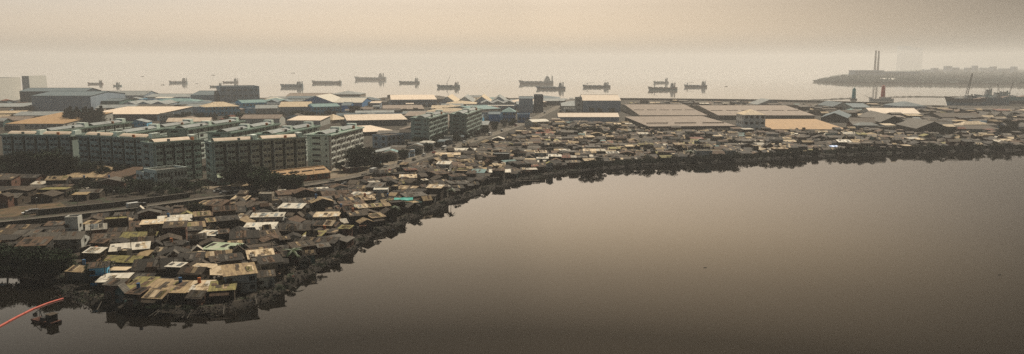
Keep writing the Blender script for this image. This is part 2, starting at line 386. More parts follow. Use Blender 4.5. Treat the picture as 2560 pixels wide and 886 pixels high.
# boundary wall on the pond side of the road
def wall_line(name, label, cat, pts, h, th, m, cap=None):
    mb = MB()
    A = inward(pts, th / 2, 1); B = inward(pts, -th / 2, 1)
    for i in range(len(A) - 1):
        q = [B[i], B[i + 1], A[i + 1], A[i]]
        mb.hexa([(p.x, p.y, ZL - .1) for p in q], [(p.x, p.y, ZL + h) for p in q], m)
        foot_add(name, q)
    o = tag(mb.build(name), label, cat)
    if cap:
        A = inward(pts, th / 2 + .12, 1); B = inward(pts, -th / 2 - .12, 1); mb = MB()
        for i in range(len(A) - 1):
            q = [B[i], B[i + 1], A[i + 1], A[i]]
            mb.hexa([(p.x, p.y, ZL + h) for p in q], [(p.x, p.y, ZL + h + .15) for p in q], cap)
        mb.build('coping', o)
    return o
wall_line('boundary_wall', 'long low concrete wall between the road and the shanty houses', 'wall', inward(rdp[0:9], -9.5, 1), 1.9, .35, 'concrete_dark', 'concrete')
wall_line('boundary_wall', 'grey wall on the far side of the road beside the dark shrubs', 'wall', inward(rdp[2:5], 9.5, 1), 2.2, .3, 'concrete_dark', 'concrete')
# ------------------------------------------------------------------ general buildings
def unit_mesh(name, w, h, m, fm=None, t=.06):
    mb = MB(); mb.box(-w / 2, w / 2, -t, 0.02, 0, h, m)
    if fm:
        f = .14
        mb.box(-w / 2 - f, w / 2 + f, -t - .05, .02, -f, 0, fm); mb.box(-w / 2 - f, w / 2 + f, -t - .05, .02, h, h + f, fm)
        mb.box(-w / 2 - f, -w / 2, -t - .05, .02, 0, h, fm); mb.box(w / 2, w / 2 + f, -t - .05, .02, 0, h, fm)
    return mb.mesh(name)
WIN = {}
def win_mesh(w, h, fm):
    k = (round(w, 1), round(h, 1), fm)
    if k not in WIN: WIN[k] = unit_mesh('window', w, h, 'glass', fm)
    return WIN[k]
DOORM = {}
def door_mesh(w, h, m='door_grey'):
    k = (round(w, 1), round(h, 1), m)
    if k not in DOORM: DOORM[k] = unit_mesh('door', w, h, m, 'concrete')
    return DOORM[k]
def roof_parts(wb, rb, L, W, h, kind, hr, n, wm, rm, ov=.5, th=.18):
    if kind == 'gu':                                   # ridge parallel to the front
        wb.poly([(0, 0, h), (0, W / 2, h + hr), (0, W, h)], wm); wb.poly([(L, 0, h), (L, W, h), (L, W / 2, h + hr)], wm)
        k = hr / (W / 2)
        rb.slab([(-ov, -ov, h - ov * k), (L + ov, -ov, h - ov * k), (L + ov, W / 2, h + hr), (-ov, W / 2, h + hr)], th, rm)
        rb.slab([(L + ov, W + ov, h - ov * k), (-ov, W + ov, h - ov * k), (-ov, W / 2, h + hr), (L + ov, W / 2, h + hr)], th, rm)
    elif kind == 'gv':                                 # gables face the front
        w = L / n; k = hr / (w / 2)
        for i in range(n):
            x0, x1, xm = i * w, (i + 1) * w, (i + .5) * w
            wb.poly([(x0, 0, h), (x1, 0, h), (xm, 0, h + hr)], wm); wb.poly([(x1, W, h), (x0, W, h), (xm, W, h + hr)], wm)
            o0 = ov if i == 0 else 0; o1 = ov if i == n - 1 else 0
            rb.slab([(x0 - o0, -ov, h - o0 * k), (xm, -ov, h + hr), (xm, W + ov, h + hr), (x0 - o0, W + ov, h - o0 * k)], th, rm)
            rb.slab([(xm, -ov, h + hr), (x1 + o1, -ov, h - o1 * k), (x1 + o1, W + ov, h - o1 * k), (xm, W + ov, h + hr)], th, rm)
    elif kind == 'shed':
        wb.poly([(0, 0, h), (0, W, h + hr), (0, W, h)], wm); wb.poly([(L, 0, h), (L, W, h), (L, W, h + hr)], wm); wb.poly([(L, W, h), (0, W, h), (0, W, h + hr), (L, W, h + hr)], wm)
        k = hr / W
        rb.slab([(-ov, -ov, h - ov * k), (L + ov, -ov, h - ov * k), (L + ov, W + ov, h + hr + ov * k), (-ov, W + ov, h + hr + ov * k)], th, rm)
    elif kind == 'hip':
        m = min(L, W) / 2; k = hr / m
        a, b, c, d = (-ov, -ov, h - ov * k), (L + ov, -ov, h - ov * k), (L + ov, W + ov, h - ov * k), (-ov, W + ov, h - ov * k)
        if L >= W: e, f = (m, W / 2, h + hr), (L - m, W / 2, h + hr); F = [(a, b, f, e), (c, d, e, f), (b, c, f), (d, a, e)]
        else: e, f = (L / 2, m, h + hr), (L / 2, W - m, h + hr); F = [(b, c, f, e), (d, a, e, f), (a, b, e), (c, d, f)]
        for q in F:
            rb.poly(q, rm)
        rb.slab([a, b, c, d], -.12, rm)
    elif kind == 'arch':
        N = 8; pr = [(-ov + (W + 2 * ov) * i / N, h + hr * math.sin(math.pi * i / N)) for i in range(N + 1)]
        for (y0, z0), (y1, z1) in zip(pr, pr[1:]): rb.slab([(-ov, y0, z0), (L + ov, y0, z0), (L + ov, y1, z1), (-ov, y1, z1)], th, rm)
        wb.poly([(0, max(0, min(W, y)), z) for y, z in reversed(pr)], wm); wb.poly([(L, max(0, min(W, y)), z) for y, z in pr], wm)
    else:                                              # flat roof behind a parapet
        p = .5; hp = hr
        rb.box(.3, L - .3, .3, W - .3, h, h + .12, rm)
        for q in ((0, L, 0, .3), (0, L, W - .3, W), (0, .3, .3, W - .3), (L - .3, L, .3, W - .3)): wb.box(*q, h, h + hp, wm)
NB = [0]
def bld(name, label, cat, xl, yl, xr, yr, yt, dep, roof='gu', hr=2.0, wall='w_grey', rf='r_grey', st=0, nw=0, doors=0, n=1, group=None, ridge=True, vents=0, ztop=None, frame='white', dwall='door_grey', minh=2.5, strip_m=None):
    """front wall foot from pixel (xl,yl) to (xr,yr), eave seen at row yt on the left, depth in metres"""
    P0, P1 = G(xl, yl), G(xr, yr); u = (P1 - P0); L = u.length; u.normalize(); v = Vector((-u.y, u.x))
    h = max(minh, ZT(P0, yt) - ZL)
    q = rect(P0, u, v, L, dep); hit = foot_hit(q)
    if hit: print('OVERLAP', label[:50], '<->', hit[:50])
    foot_add(label, q)
    t = thing(name, label, cat, (P0.x, P0.y, ZL), math.atan2(u.y, u.x), group)
    wb, rb = MB(), MB()
    wb.box(0, L, 0, dep, -.1, h, wall)
    roof_parts(wb, rb, L, dep, h, roof, hr, n, wall, rf)
    wb.build('wall', t); ro = rb.build('roof', t)
    if roof == 'gu' and ridge:
        r = MB(); r.box(-.3, L + .3, dep / 2 - .35, dep / 2 + .35, h + hr + .1, h + hr + .45, rf); r.build('ridge_cap', ro)
    for i in range(vents):
        x = L * (i + .5) / vents; r = MB(); r.box(x - L / vents * .38, x + L / vents * .38, dep * .22, dep * .22 + 1.2, h + hr * .44, h + hr * .44 + .75, 'r_palebrown'); r.build('skylight', ro)
    # windows: front, then the side that is turned to the camera
    if st and nw:
        sh = h / st; ww = min(3.6, L / nw * .55); wh = min(2.2, sh * .5); me = win_mesh(ww, wh, frame)
        for s in range(st):
            for i in range(nw):
                if s == 0 and doors and abs((i + .5) / nw - .5) < .5 / nw + .01: continue
                link('window', me, t, ((i + .5) * L / nw, 0, s * sh + sh * .35))
        side = []
        cen = P0 + u * L / 2
        if (-u).dot(-P0) > 3: side.append((0, -math.pi / 2, 1))
        if u.dot(-P1) > 3: side.append((L, math.pi / 2, -1))
        for x, rz, sg in side:
            k = max(1, int(dep / (L / nw)))
            for s in range(st):
                for i in range(min(k, 8)):
                    link('window', me, t, (x, (i + .5) * dep / min(k, 8), s * sh + sh * .35), rz)
    for i in range(doors):
        dw = min(4.5, L / doors * .5) if h > 5 else min(1.6, L * .3); dh = min(4.2, h * .72)
        link('door', door_mesh(dw, dh, dwall), t, ((i + .5) * L / doors, 0, 0))
    if strip_m:
        r = MB(); r.box(-.1, L + .1, -.12, 0, h * .62, h * .8, strip_m); r.build('wall_band', t)
    return t
# ------------------------------------------------------------------ apartment blocks (six storeys)
def apartment(label, x0, y0, x1, y1, ztop=22.0, W=14.0, nb=5, panel='apt_panel', wall='apt_wall', trim='apt_green', detail=2, vault='r_hazegrey', tanks=2, end='slots'):
    P0, P1 = G(x0, y0, ztop), G(x1, y1, ztop); u = P1 - P0; L = u.length; u.normalize(); v = Vector((-u.y, u.x))
    q = rect(P0, u, v, L, W); hit = foot_hit(q)
    if hit: print('OVERLAP', label[:50], '<->', hit[:50])
    foot_add(label, q)
    h = ztop - ZL - .9; fl = h / 6.0
    t = thing('apartment_block', label, 'apartment block', (P0.x, P0.y, ZL), math.atan2(u.y, u.x), 'six-storey apartment blocks')
    b = MB(); b.box(0, L, 1.1, W, -.1, h, wall)
    bw = L / nb
    b.build('wall', t)
    for i in range(nb):
        b = MB(); x0_, x1_ = i * bw + .9, (i + 1) * bw - .9
        b.box(x0_, x1_, 0, 1.098, -.1, h - .002, panel)
        for s in range(1, 6): b.box(x0_ - .1, x1_ + .1, -.12, 0, s * fl - .12, s * fl + .12, wall)
        b.build('facade_bay', t)
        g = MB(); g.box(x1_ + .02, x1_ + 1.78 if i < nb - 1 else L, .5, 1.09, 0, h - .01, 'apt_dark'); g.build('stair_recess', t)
    ww = (bw - 1.8) * .36
    wm = win_mesh(ww, fl * .42, None); wn = win_mesh((bw - 1.8) * .13, fl * .38, None)
    for s in range(6):
        for i in range(nb):
            link('window', wm, t, (i * bw + .9 + (bw - 1.8) * .30, 0, s * fl + fl * .36))
            if detail > 1: link('window', wm, t, (i * bw + .9 + (bw - 1.8) * .76, 0, s * fl + fl * .36))
    if detail > 1:
        bk = MB(); bk.box(-ww * .5 - .2, ww * .5 + .2, -.75, -.65, 0, fl * .3, panel); bk.box(-ww * .5 - .2, ww * .5 + .2, -.75, 0, -.1, 0, wall); bm = bk.mesh('balcony')
        for s in range(1, 6):
            for i in range(nb): link('balcony', bm, t, (i * bw + .9 + (bw - 1.8) * (.30 if (i + s) % 2 else .76), 0, s * fl + fl * .08))
    # end wall that faces the camera: stacked open galleries and a narrow column of windows
    if end == 'slots':
        gm = MB(); gm.box(-2.4, 2.4, -.1, .02, 0, fl * .5, 'glass'); gm.box(-2.6, 2.6, -.45, .02, -.22, 0, 'apt_panel'); gm.box(-2.6, 2.6, -.45, -.36, 0, .5, wall); gmm = gm.mesh('gallery_opening')
        for s in range(6):
            link('gallery_opening', gmm, t, (0, W * .62, s * fl + fl * .34), -math.pi / 2)
            if detail > 1: link('window', wn, t, (0, W * .2, s * fl + fl * .38), -math.pi / 2)
    # far end
    b = MB(); b.box(-.6, L + .6, -.7, W + .6, h, h + .35, trim)
    b.box(-.5, L + .5, -.6, -.3, h + .35, h + .95, wall); b.box(-.5, L + .5, W + .2, W + .5, h + .35, h + .95, wall)
    b.box(-.5, -.2, -.3, W + .2, h + .35, h + .95, wall); b.box(L + .2, L + .5, -.3, W + .2, h + .35, h + .95, wall); ro = b.build('roof', t)
    nv = 2 if L > 40 else 1
    for i in range(nv):
        a0, a1 = (i + .08) * L / nv, (i + .86) * L / nv; b = MB(); N = 6
        pr = [(W * .25 + W * .5 * j / N, h + .36 + .5 + 1.3 * math.sin(math.pi * j / N)) for j in range(N + 1)]
        for (ya, za), (yb, zb) in zip(pr, pr[1:]): b.slab([(a0, ya, za), (a1, ya, za), (a1, yb, zb), (a0, yb, zb)], .12, vault)
        b.box(a0 + .3, a1 - .3, W * .27, W * .73, h + .36, h + .9, wall); b.build('roof_vault', ro)
        b = MB(); b.box(a1 + .8, a1 + .8 + min(4.0, L / nv * .1), W * .3, W * .7, h + .35, h + 3.1, 'apt_panel'); b.build('stair_head', ro)
    for i in range(tanks):
        b = MB(); x = L * (i + .45) / tanks + 3; b.cyl(x, W * .14, h + .36, h + 2.3, .8, .8, 10, 'tank_orange' if i % 2 else 'steel'); b.build('water_tank', ro)
    return t
AP = [
 ('dark grey-green apartment block at the left edge behind the big trees', 0, 336, 176, 338, dict(nb=6, wall='apt_wall', panel='apt_mid', trim='apt_wall', vault='r_shed')),
 ('long grey apartment block left of the one with a pale end wall', 192, 338, 366, 346, dict(nb=6, panel='apt_mid', trim='apt_wall', vault='r_shed')),
 ('grey apartment block between the curved white building and the front block', 384, 358, 503, 349, dict(nb=5, panel='apt_mid', trim='apt_wall', vault='r_shed')),
 ('front grey apartment block behind the green kiosk with orange strips on its roof', 530, 356, 764, 343, dict(nb=8, panel='apt_mid', trim='apt_wall', vault='r_shed')),
 ('pale apartment block with bright right side beside the big round tree', 826, 337, 908, 317, dict(nb=7, wall='apt_panel', panel='white')),
 ('dark apartment block by the road, nearer of two standing alone', 1072, 295, 1120, 282, dict(nb=5, wall='apt_wall', panel='apt_mid', trim='apt_wall')),
 ('dark apartment block by the road, farther of two standing alone', 1166, 285, 1205, 272, dict(nb=5, wall='apt_wall', panel='apt_mid', trim='apt_wall')),
 ('pale green apartment block right of the tan-roofed warehouse, second row', 322, 333, 500, 306, dict(nb=8, detail=1)),
 ('low-showing green-edged apartment block behind the leftmost front blocks', 132, 328, 330, 304, dict(nb=8, detail=1)),
 ('green-edged apartment block just behind the front grey block', 690, 336, 800, 313, dict(nb=7, detail=1)),
 ('apartment block with curved metal roof left of the green-edged one', 575, 331, 700, 308, dict(nb=7, detail=1)),
 ('apartment block with long grey roof in front of the red-roofed house', 468, 322, 612, 301, dict(nb=6, detail=1)),
]
AP_POS = {}
for lb, x0, y0, x1, y1, kw in AP: apartment(lb, x0, y0, x1, y1, **kw)
# ------------------------------------------------------------------ warehouses and large buildings, by their place in the photograph
B = bld
B('warehouse', 'huge pale windowless block at the left edge of the far shore', 'warehouse', -90, 262, -5, 262, 197, 60, 'flat', 1, 'white', 'r_hazegrey')
B('warehouse', 'tall pale box joined to the huge block, its top highest on the skyline', 'warehouse', 60, 262, 78, 262, 192, 45, 'flat', 1, 'white', 'r_hazegrey')
B('warehouse', 'large blue-grey warehouse with plain wide front above the conifers', 'warehouse', 82, 282, 229, 282, 240, 90, 'gu', 4, 'w_bluegrey', 'r_slate')
B('warehouse', 'dark slate-roofed warehouse behind the large blue-grey one', 'warehouse', 52, 268, 215, 268, 229, 45, 'gu', 4, 'w_slate', 'r_slate')
B('warehouse', 'low grey-roofed shed at the left edge below the huge pale block', 'shed', -40, 284, 74, 283, 268, 60, 'gu', 3, 'w_grey', 'r_hazegrey', doors=3)
B('warehouse', 'low shed with light roof strip left of the orange-roofed warehouse', 'shed', -60, 300, 60, 298, 285, 30, 'gu', 2, 'w_grey', 'r_cream', doors=3)
B('warehouse', 'warehouse with a wide orange-tan roof left of the conifer row', 'warehouse', 15, 322, 158, 322, 310, 95, 'shed', 5, 'w_pale', 'r_orange', st=1, nw=10)
B('warehouse', 'warehouse with broad cream roof and dark front right of the conifers', 'warehouse', 214, 303, 394, 303, 286, 95, 'shed', 3, 'w_slate', 'r_shed', st=1, nw=14)
B('office_building', 'pale two-storey office with windows at the end of the cream-roofed warehouse', 'office', 400, 311, 436, 310, 288, 16, 'flat', 1, 'w_pale', 'r_hazegrey', st=2, nw=5)
B('warehouse', 'dark teal low warehouse right of the large blue-grey warehouse', 'warehouse', 242, 279, 300, 279, 253, 50, 'gu', 2, 'w_teal', 'r_slate')
B('warehouse', 'grey warehouse with triple gables in front of the far grey ridge roofs', 'warehouse', 304, 279, 415, 278, 262, 60, 'gv', 3.5, 'w_bluegrey', 'r_hazegrey', n=3)
B('warehouse', 'long hazy grey-roofed warehouse on the shore under the leftmost ship', 'warehouse', 232, 255, 360, 255, 239, 60, 'gu', 6, 'w_bluegrey', 'r_hazegrey')
B('warehouse', 'hazy low-pitched warehouse on the shore under the tanker with aft deckhouse', 'warehouse', 364, 255, 474, 255, 243, 55, 'gu', 4, 'w_bluegrey', 'r_hazegrey')
B('warehouse', 'hazy grey warehouse with long sloping roof left of the tall grey building', 'warehouse', 478, 262, 536, 262, 238, 70, 'gu', 5, 'w_bluegrey', 'r_slate')
B('cold_store', 'tall grey flat-topped building with pillars on the shore', 'building', 552, 262, 650, 260, 219, 62, 'flat', 1.2, 'w_bluegrey', 'r_slate', st=3, nw=7)
B('factory', 'light blue factory front with white windows below the tall grey building', 'factory', 512, 291, 600, 288, 268, 30, 'hip', 5, 'w_lightblue', 'r_cream', st=2, nw=9)
B('factory', 'long light blue factory wing right of the tan hip-roofed one', 'factory', 606, 281, 668, 279, 258, 34, 'gu', 3, 'w_lightblue', 'r_teal', st=2, nw=7)
B('warehouse', 'grey shed with weathered roof left of the light blue factory', 'warehouse', 462, 287, 506, 287, 268, 40, 'gu', 3, 'w_bluegrey', 'r_hazegrey')
B('house', 'house with a broad red hipped roof among trees', 'house', 549, 304, 600, 304, 299, 15, 'hip', 4, 'w_brick', 'r_red', st=1, nw=5)
B('factory', 'pale factory with two dark windows left of the palm-like trees', 'factory', 640, 297, 694, 296, 272, 40, 'gu', 3, 'w_pale', 'r_hazegrey', st=1, nw=4)
B('warehouse', 'low warehouse with wide tan roof left of the dark blue gable', 'warehouse', 698, 290, 776, 289, 268, 85, 'gu', 4, 'w_bluegrey', 'r_cream')
B('warehouse', 'dark blue warehouse with white gable roof spreading toward the shore', 'warehouse', 748, 267, 832, 267, 256, 90, 'gv', 9, 'w_blue', 'r_white')
B('warehouse', 'warehouse with bright white roof right of the dark blue gable', 'warehouse', 836, 268, 905, 268, 257, 80, 'gu', 5, 'w_blue', 'r_white')
B('factory', 'bright blue factory building with pale strip windows', 'factory', 784, 291, 850, 289, 268, 30, 'gu', 3, 'w_lightblue', 'r_teal', st=2, nw=8)
B('warehouse', 'dark blue shed beside the bright blue factory', 'shed', 854, 284, 876, 284, 264, 30, 'gu', 3, 'w_blue', 'r_slate')
B('warehouse', 'long flat tan roof on the shore below the barge', 'warehouse', 715, 252, 822, 252, 241, 50, 'gu', 4, 'w_cream', 'r_palebrown')
B('warehouse', 'olive-grey hall with squared roof at the end of the long tan roof', 'warehouse', 826, 252, 901, 252, 236, 50, 'hip', 5, 'w_cream', 'r_hazegrey')
B('warehouse', 'long shed with cream roof and blue-striped open front near the sea', 'warehouse', 978, 268, 1092, 267, 250, 70, 'shed', 4, 'w_bluegrey', 'r_shed', doors=9, dwall='glass', strip_m='w_slate')
B('pier_building', 'small flat-roofed harbour building with a thin chimney above the long cream shed', 'building', 968, 250.5, 1000, 250.5, 240, 20, 'flat', 1, 'w_cream', 'r_hazegrey', st=1, nw=3)
B('warehouse', 'wide low shed with greenish flat roof behind the cream market roof', 'shed', 888, 296, 985, 295, 284, 24, 'shed', 1.5, 'w_grey', 'r_hazegrey')
B('market_hall', 'market hall with a wide cream roof over dark open sides', 'market hall', 868, 317, 1018, 314, 302, 50, 'shed', 2.5, 'w_slate', 'r_shed', st=1, nw=16, frame='apt_panel')
B('market_hall', 'low hall with pale kinked roof in front of the market hall', 'market hall', 912, 340, 984, 336, 331, 48, 'shed', 1.5, 'w_dark', 'r_shed', doors=4, dwall='glass')
B('tent_hall', 'small hall with pointed pale roof right of the pale apartment block', 'hall', 832, 309, 868, 306, 300, 20, 'hip', 5, 'w_cream', 'r_cream')
for i, (x, lb) in enumerate(((1098, 'leftmost of the four hazy gabled sheds near the shore'), (1141, 'second from left of the four hazy gabled sheds near the shore'), (1184, 'third from left of the four hazy gabled sheds near the shore'), (1227, 'rightmost of the four hazy gabled sheds near the shore'))):
    B('gabled_shed', lb, 'shed', x, 268, x + 41, 268, 256, 90, 'gv', 8, 'w_bluegrey', 'r_hazegrey' if i % 2 else 'r_cream', group='gabled sheds near the shore')
B('warehouse', 'teal-roofed warehouse behind the dark apartment blocks', 'warehouse', 1188, 292, 1252, 288, 275, 55, 'gu', 3, 'w_pale', 'r_teal', st=1, nw=6)
B('warehouse', 'yard shed with pale brown roof left of the dark apartment blocks', 'shed', 958, 283, 1060, 282, 274, 60, 'shed', 2, 'w_cream', 'r_palebrown')
B('cold_store', 'tall dark slate box building standing alone by the port road', 'cold store', 1336, 281, 1358, 281, 240, 30, 'flat', 1, 'w_slate', 'r_slate')
B('cold_store', 'tall box building with pale blue-grey front panel beside the dark one', 'cold store', 1298, 283, 1332, 283, 247, 34, 'gu', 2, 'w_bluegrey', 'r_slate')
B('factory', 'dark blue two-storey building left of the tall slate box', 'building', 1256, 305, 1289, 305, 280, 24, 'hip', 4, 'w_blue', 'r_teal', st=2, nw=4)
B('factory', 'low deep blue shed right of the blue hip-roofed building', 'shed', 1294, 307, 1324, 307, 288, 22, 'flat', 1, 'w_blue', 'r_slate', st=1, nw=3)
B('factory', 'small blue shed left of the blue hip-roofed building', 'shed', 1222, 306, 1250, 306, 286, 22, 'gu', 2, 'w_blue', 'r_slate')
B('storehouse', 'low pale storehouse with rounded roof left of the road bend', 'storehouse', 1331, 319, 1372, 317, 306, 14, 'arch', 2, 'w_pale', 'r_white', doors=2)
B('warehouse', 'big shed with cream roof and tall blue-grey wall by the sea wall', 'warehouse', 1457, 281, 1551, 281, 252, 62, 'gu', 6, 'w_bluegrey', 'r_shed')
B('stair_tower', 'grey open stair tower at the left end of the big shed', 'tower', 1439, 281, 1455, 281, 246, 16, 'flat', 1, 'w_pale', 'r_slate', st=3, nw=1)
B('house', 'small white flat-roofed house left of the big shed', 'house', 1411, 288, 1436, 288, 273, 14, 'flat', .8, 'white', 'r_white', st=1, nw=2)
B('warehouse', 'long low shed with a bright cream roof beside the port road', 'warehouse', 1396, 305, 1547, 305, 293, 26, 'gu', 3.6, 'w_bluegrey', 'r_shed')
B('warehouse', 'huge low warehouse with weathered brown roof left of the alley', 'warehouse', 1600, 296, 1768, 296, 289, 250, 'gu', 6, 'w_cream', 'r_palebrown', vents=5)
B('warehouse', 'long brown-roofed warehouse with white skylight strips behind the shanties', 'warehouse', 1622, 331, 1838, 329, 317, 88, 'shed', 3, 'w_dark', 'r_palebrown', vents=3, doors=8)
B('warehouse', 'wide brown-roofed warehouse right of the alley behind the white building', 'warehouse', 1796, 300, 2036, 300, 289, 190, 'gu', 6, 'w_cream', 'r_palebrown', vents=6)
B('warehouse', 'warehouse with bright orange-tan roof right of the white building', 'warehouse', 1932, 333, 2115, 333, 324, 72, 'shed', 4, 'w_dark', 'r_orange', doors=5)
B('office_building', 'white three-storey building with hipped roof and dark windows', 'office building', 1858, 331, 1912, 331, 287, 24, 'hip', 4, 'white', 'r_cream', st=3, nw=4, frame='apt_panel')
B('gabled_shed', 'wide pale open gable roof on the shore above the brown warehouses', 'shed', 1893, 270, 1957, 270, 262, 40, 'gv', 7, 'w_pale', 'r_hazegrey')
B('gabled_shed', 'grey gabled building in front of the teal lighthouse', 'shed', 2082, 281, 2128, 281, 267, 50, 'gv', 5, 'w_pale', 'r_slate')
B('gabled_shed', 'low blue-grey shed to the right under the teal lighthouse', 'shed', 2130, 281, 2176, 281, 269, 50, 'gu', 4, 'w_slate', 'r_slate')
B('gabled_shed', 'blue-grey hip-roofed building with a white left end near the quay', 'shed', 2249, 281, 2316, 281, 266, 45, 'hip', 5, 'w_bluegrey', 'r_slate')
B('warehouse', 'long shed with bright cream roof and white gable end below the white schooner', 'warehouse', 2179, 297, 2300, 298, 284, 44, 'gu', 5, 'w_pale', 'r_shed')
B('warehouse', 'dark grey warehouse, upper of two with broad low gables', 'warehouse', 2200, 322, 2270, 323, 306, 90, 'gv', 6, 'w_dark', 'r_grey')
B('warehouse', 'dark grey warehouse, lower of two with broad low gables', 'warehouse', 2290, 338, 2376, 339, 322, 50, 'gv', 6, 'w_dark', 'r_grey')
B('warehouse', 'long dark box shed with brown roof below the moored fleet', 'warehouse', 2352, 306, 2460, 307, 293, 48, 'gu', 3, 'w_dark', 'r_brown')
for i, (x, y, lb) in enumerate(((2462, 300, 'leftmost of three small white gabled houses near the quay'), (2489, 300, 'middle one of three small white gabled houses near the quay'), (2516, 300, 'rightmost of three small white gabled houses near the quay'))):
    B('gabled_house', lb, 'house', x, y, x + 22, y, y - 11, 14, 'gv', 3.5, 'w_pale', 'r_grey', st=1, nw=2, group='small white gabled houses')
B('green_shed', 'low green-walled shed left of the round tree at the right edge', 'shed', 2398, 333, 2500, 334, 323, 24, 'shed', 1.5, 'w_teal', 'r_brown', doors=4)
B('gabled_shed', 'grey gabled workshop behind the orange-roofed warehouse', 'shed', 2052, 305, 2118, 307, 294, 60, 'gv', 5, 'w_grey', 'r_slate')
B('gabled_shed', 'brown low workshop right of the grey gabled one', 'shed', 2124, 318, 2200, 320, 306, 50, 'gu', 3, 'w_wood', 'r_brown')
# left foreground beyond the road
B('hall', 'long low hall with wide tan roof behind the left houses', 'hall', 120, 462, 255, 460, 446, 22, 'shed', 3, 'w_wood', 'r_tan', doors=4)
B('hall', 'low hall with reddish roof right of the wide tan roof', 'hall', 260, 460, 322, 460, 445, 18, 'shed', 3, 'w_brick', 'r_rust', doors=2)
B('curved_building', 'white two-storey building with long balconies in front of the apartment blocks', 'building', 394, 474, 470, 464, 432, 12, 'flat', 1.2, 'apt_panel', 'r_grey', st=2, nw=9, frame='apt_wall')
B('curved_building', 'white balcony wing angled left of the two-storey building', 'building', 342, 462, 388, 474, 432, 10, 'flat', 1.2, 'apt_panel', 'r_grey', st=2, nw=5, frame='apt_wall')
B('kiosk', 'green-walled kiosk at the foot of the front apartment block', 'kiosk', 547, 464, 578, 462, 444, 6, 'gu', 1.2, 'apt_green', 'r_green', st=1, nw=2)
B('station', 'low orange building with tan roof between the dark trees', 'building', 694, 462, 826, 446, 446, 14, 'gu', 2.6, 'w_orange', 'r_orange', st=1, nw=7, vents=4)
B('kiosk', 'open stall with small tan roof beside the parked cars', 'stall', 585, 478, 640, 474, 466, 7, 'hip', 1.8, 'w_wood', 'r_tan', st=1, nw=3)
B('shop_row', 'low row building of dark shops with pale fronts right of the big round tree', 'shop building', 935, 396, 1010, 376, 386, 9, 'flat', .6, 'w_grey', 'r_hazegrey', st=1, nw=6)
B('house', 'three-floor unpainted house behind the shops and trees', 'house', 968, 372, 1012, 366, 342, 14, 'flat', .8, 'w_bluegrey', 'r_brown', st=2, nw=4)
B('food_stall', 'stall with a pale roof and red front beside the yard', 'stall', 868, 433, 908, 429, 421, 5, 'shed', .8, 'w_brick', 'r_white', doors=2)
# ------------------------------------------------------------------ labels that single out one of many
LMK = []                       # (phrase, ground point, used for)
def lmk(ph, px, py, z='shack'): LMK.append((ph, G(px, py), z))
ORD = ['nearest', 'second', 'third', 'fourth', 'fifth', 'sixth', 'seventh', 'eighth', 'ninth', 'tenth', 'eleventh', 'twelfth', 'thirteenth', 'fourteenth', 'fifteenth', 'sixteenth', 'seventeenth', 'eighteenth', 'nineteenth', 'twentieth']
def auto_labels(items, zone):
    """items: dicts with obj, P, look (words). Nearest landmark, side of it, and, among equals, the rank away from it."""
    L = [l for l in LMK if l[2] == zone]; groups = {}
    for it in items:
        best = min(L, key=lambda l: (l[1] - it['P']).length); d = it['P'] - best[1]
        a = math.degrees(math.atan2(d.y, d.x))
        side = 'right of' if -35 <= a < 35 else 'behind' if 35 <= a < 145 else 'in front of' if -145 <= a < -35 else 'left of'
        groups.setdefault((it['look'], side, best[0]), []).append((d.length, it))
    for (look, side, ph), g in groups.items():
        g.sort(key=lambda t: t[0])
        for i, (_, it) in enumerate(g):
            pre = '' if len(g) == 1 else (ORD[i] + ' ')
            it['obj']['label'] = f'{pre}{look}, {side} {ph}'
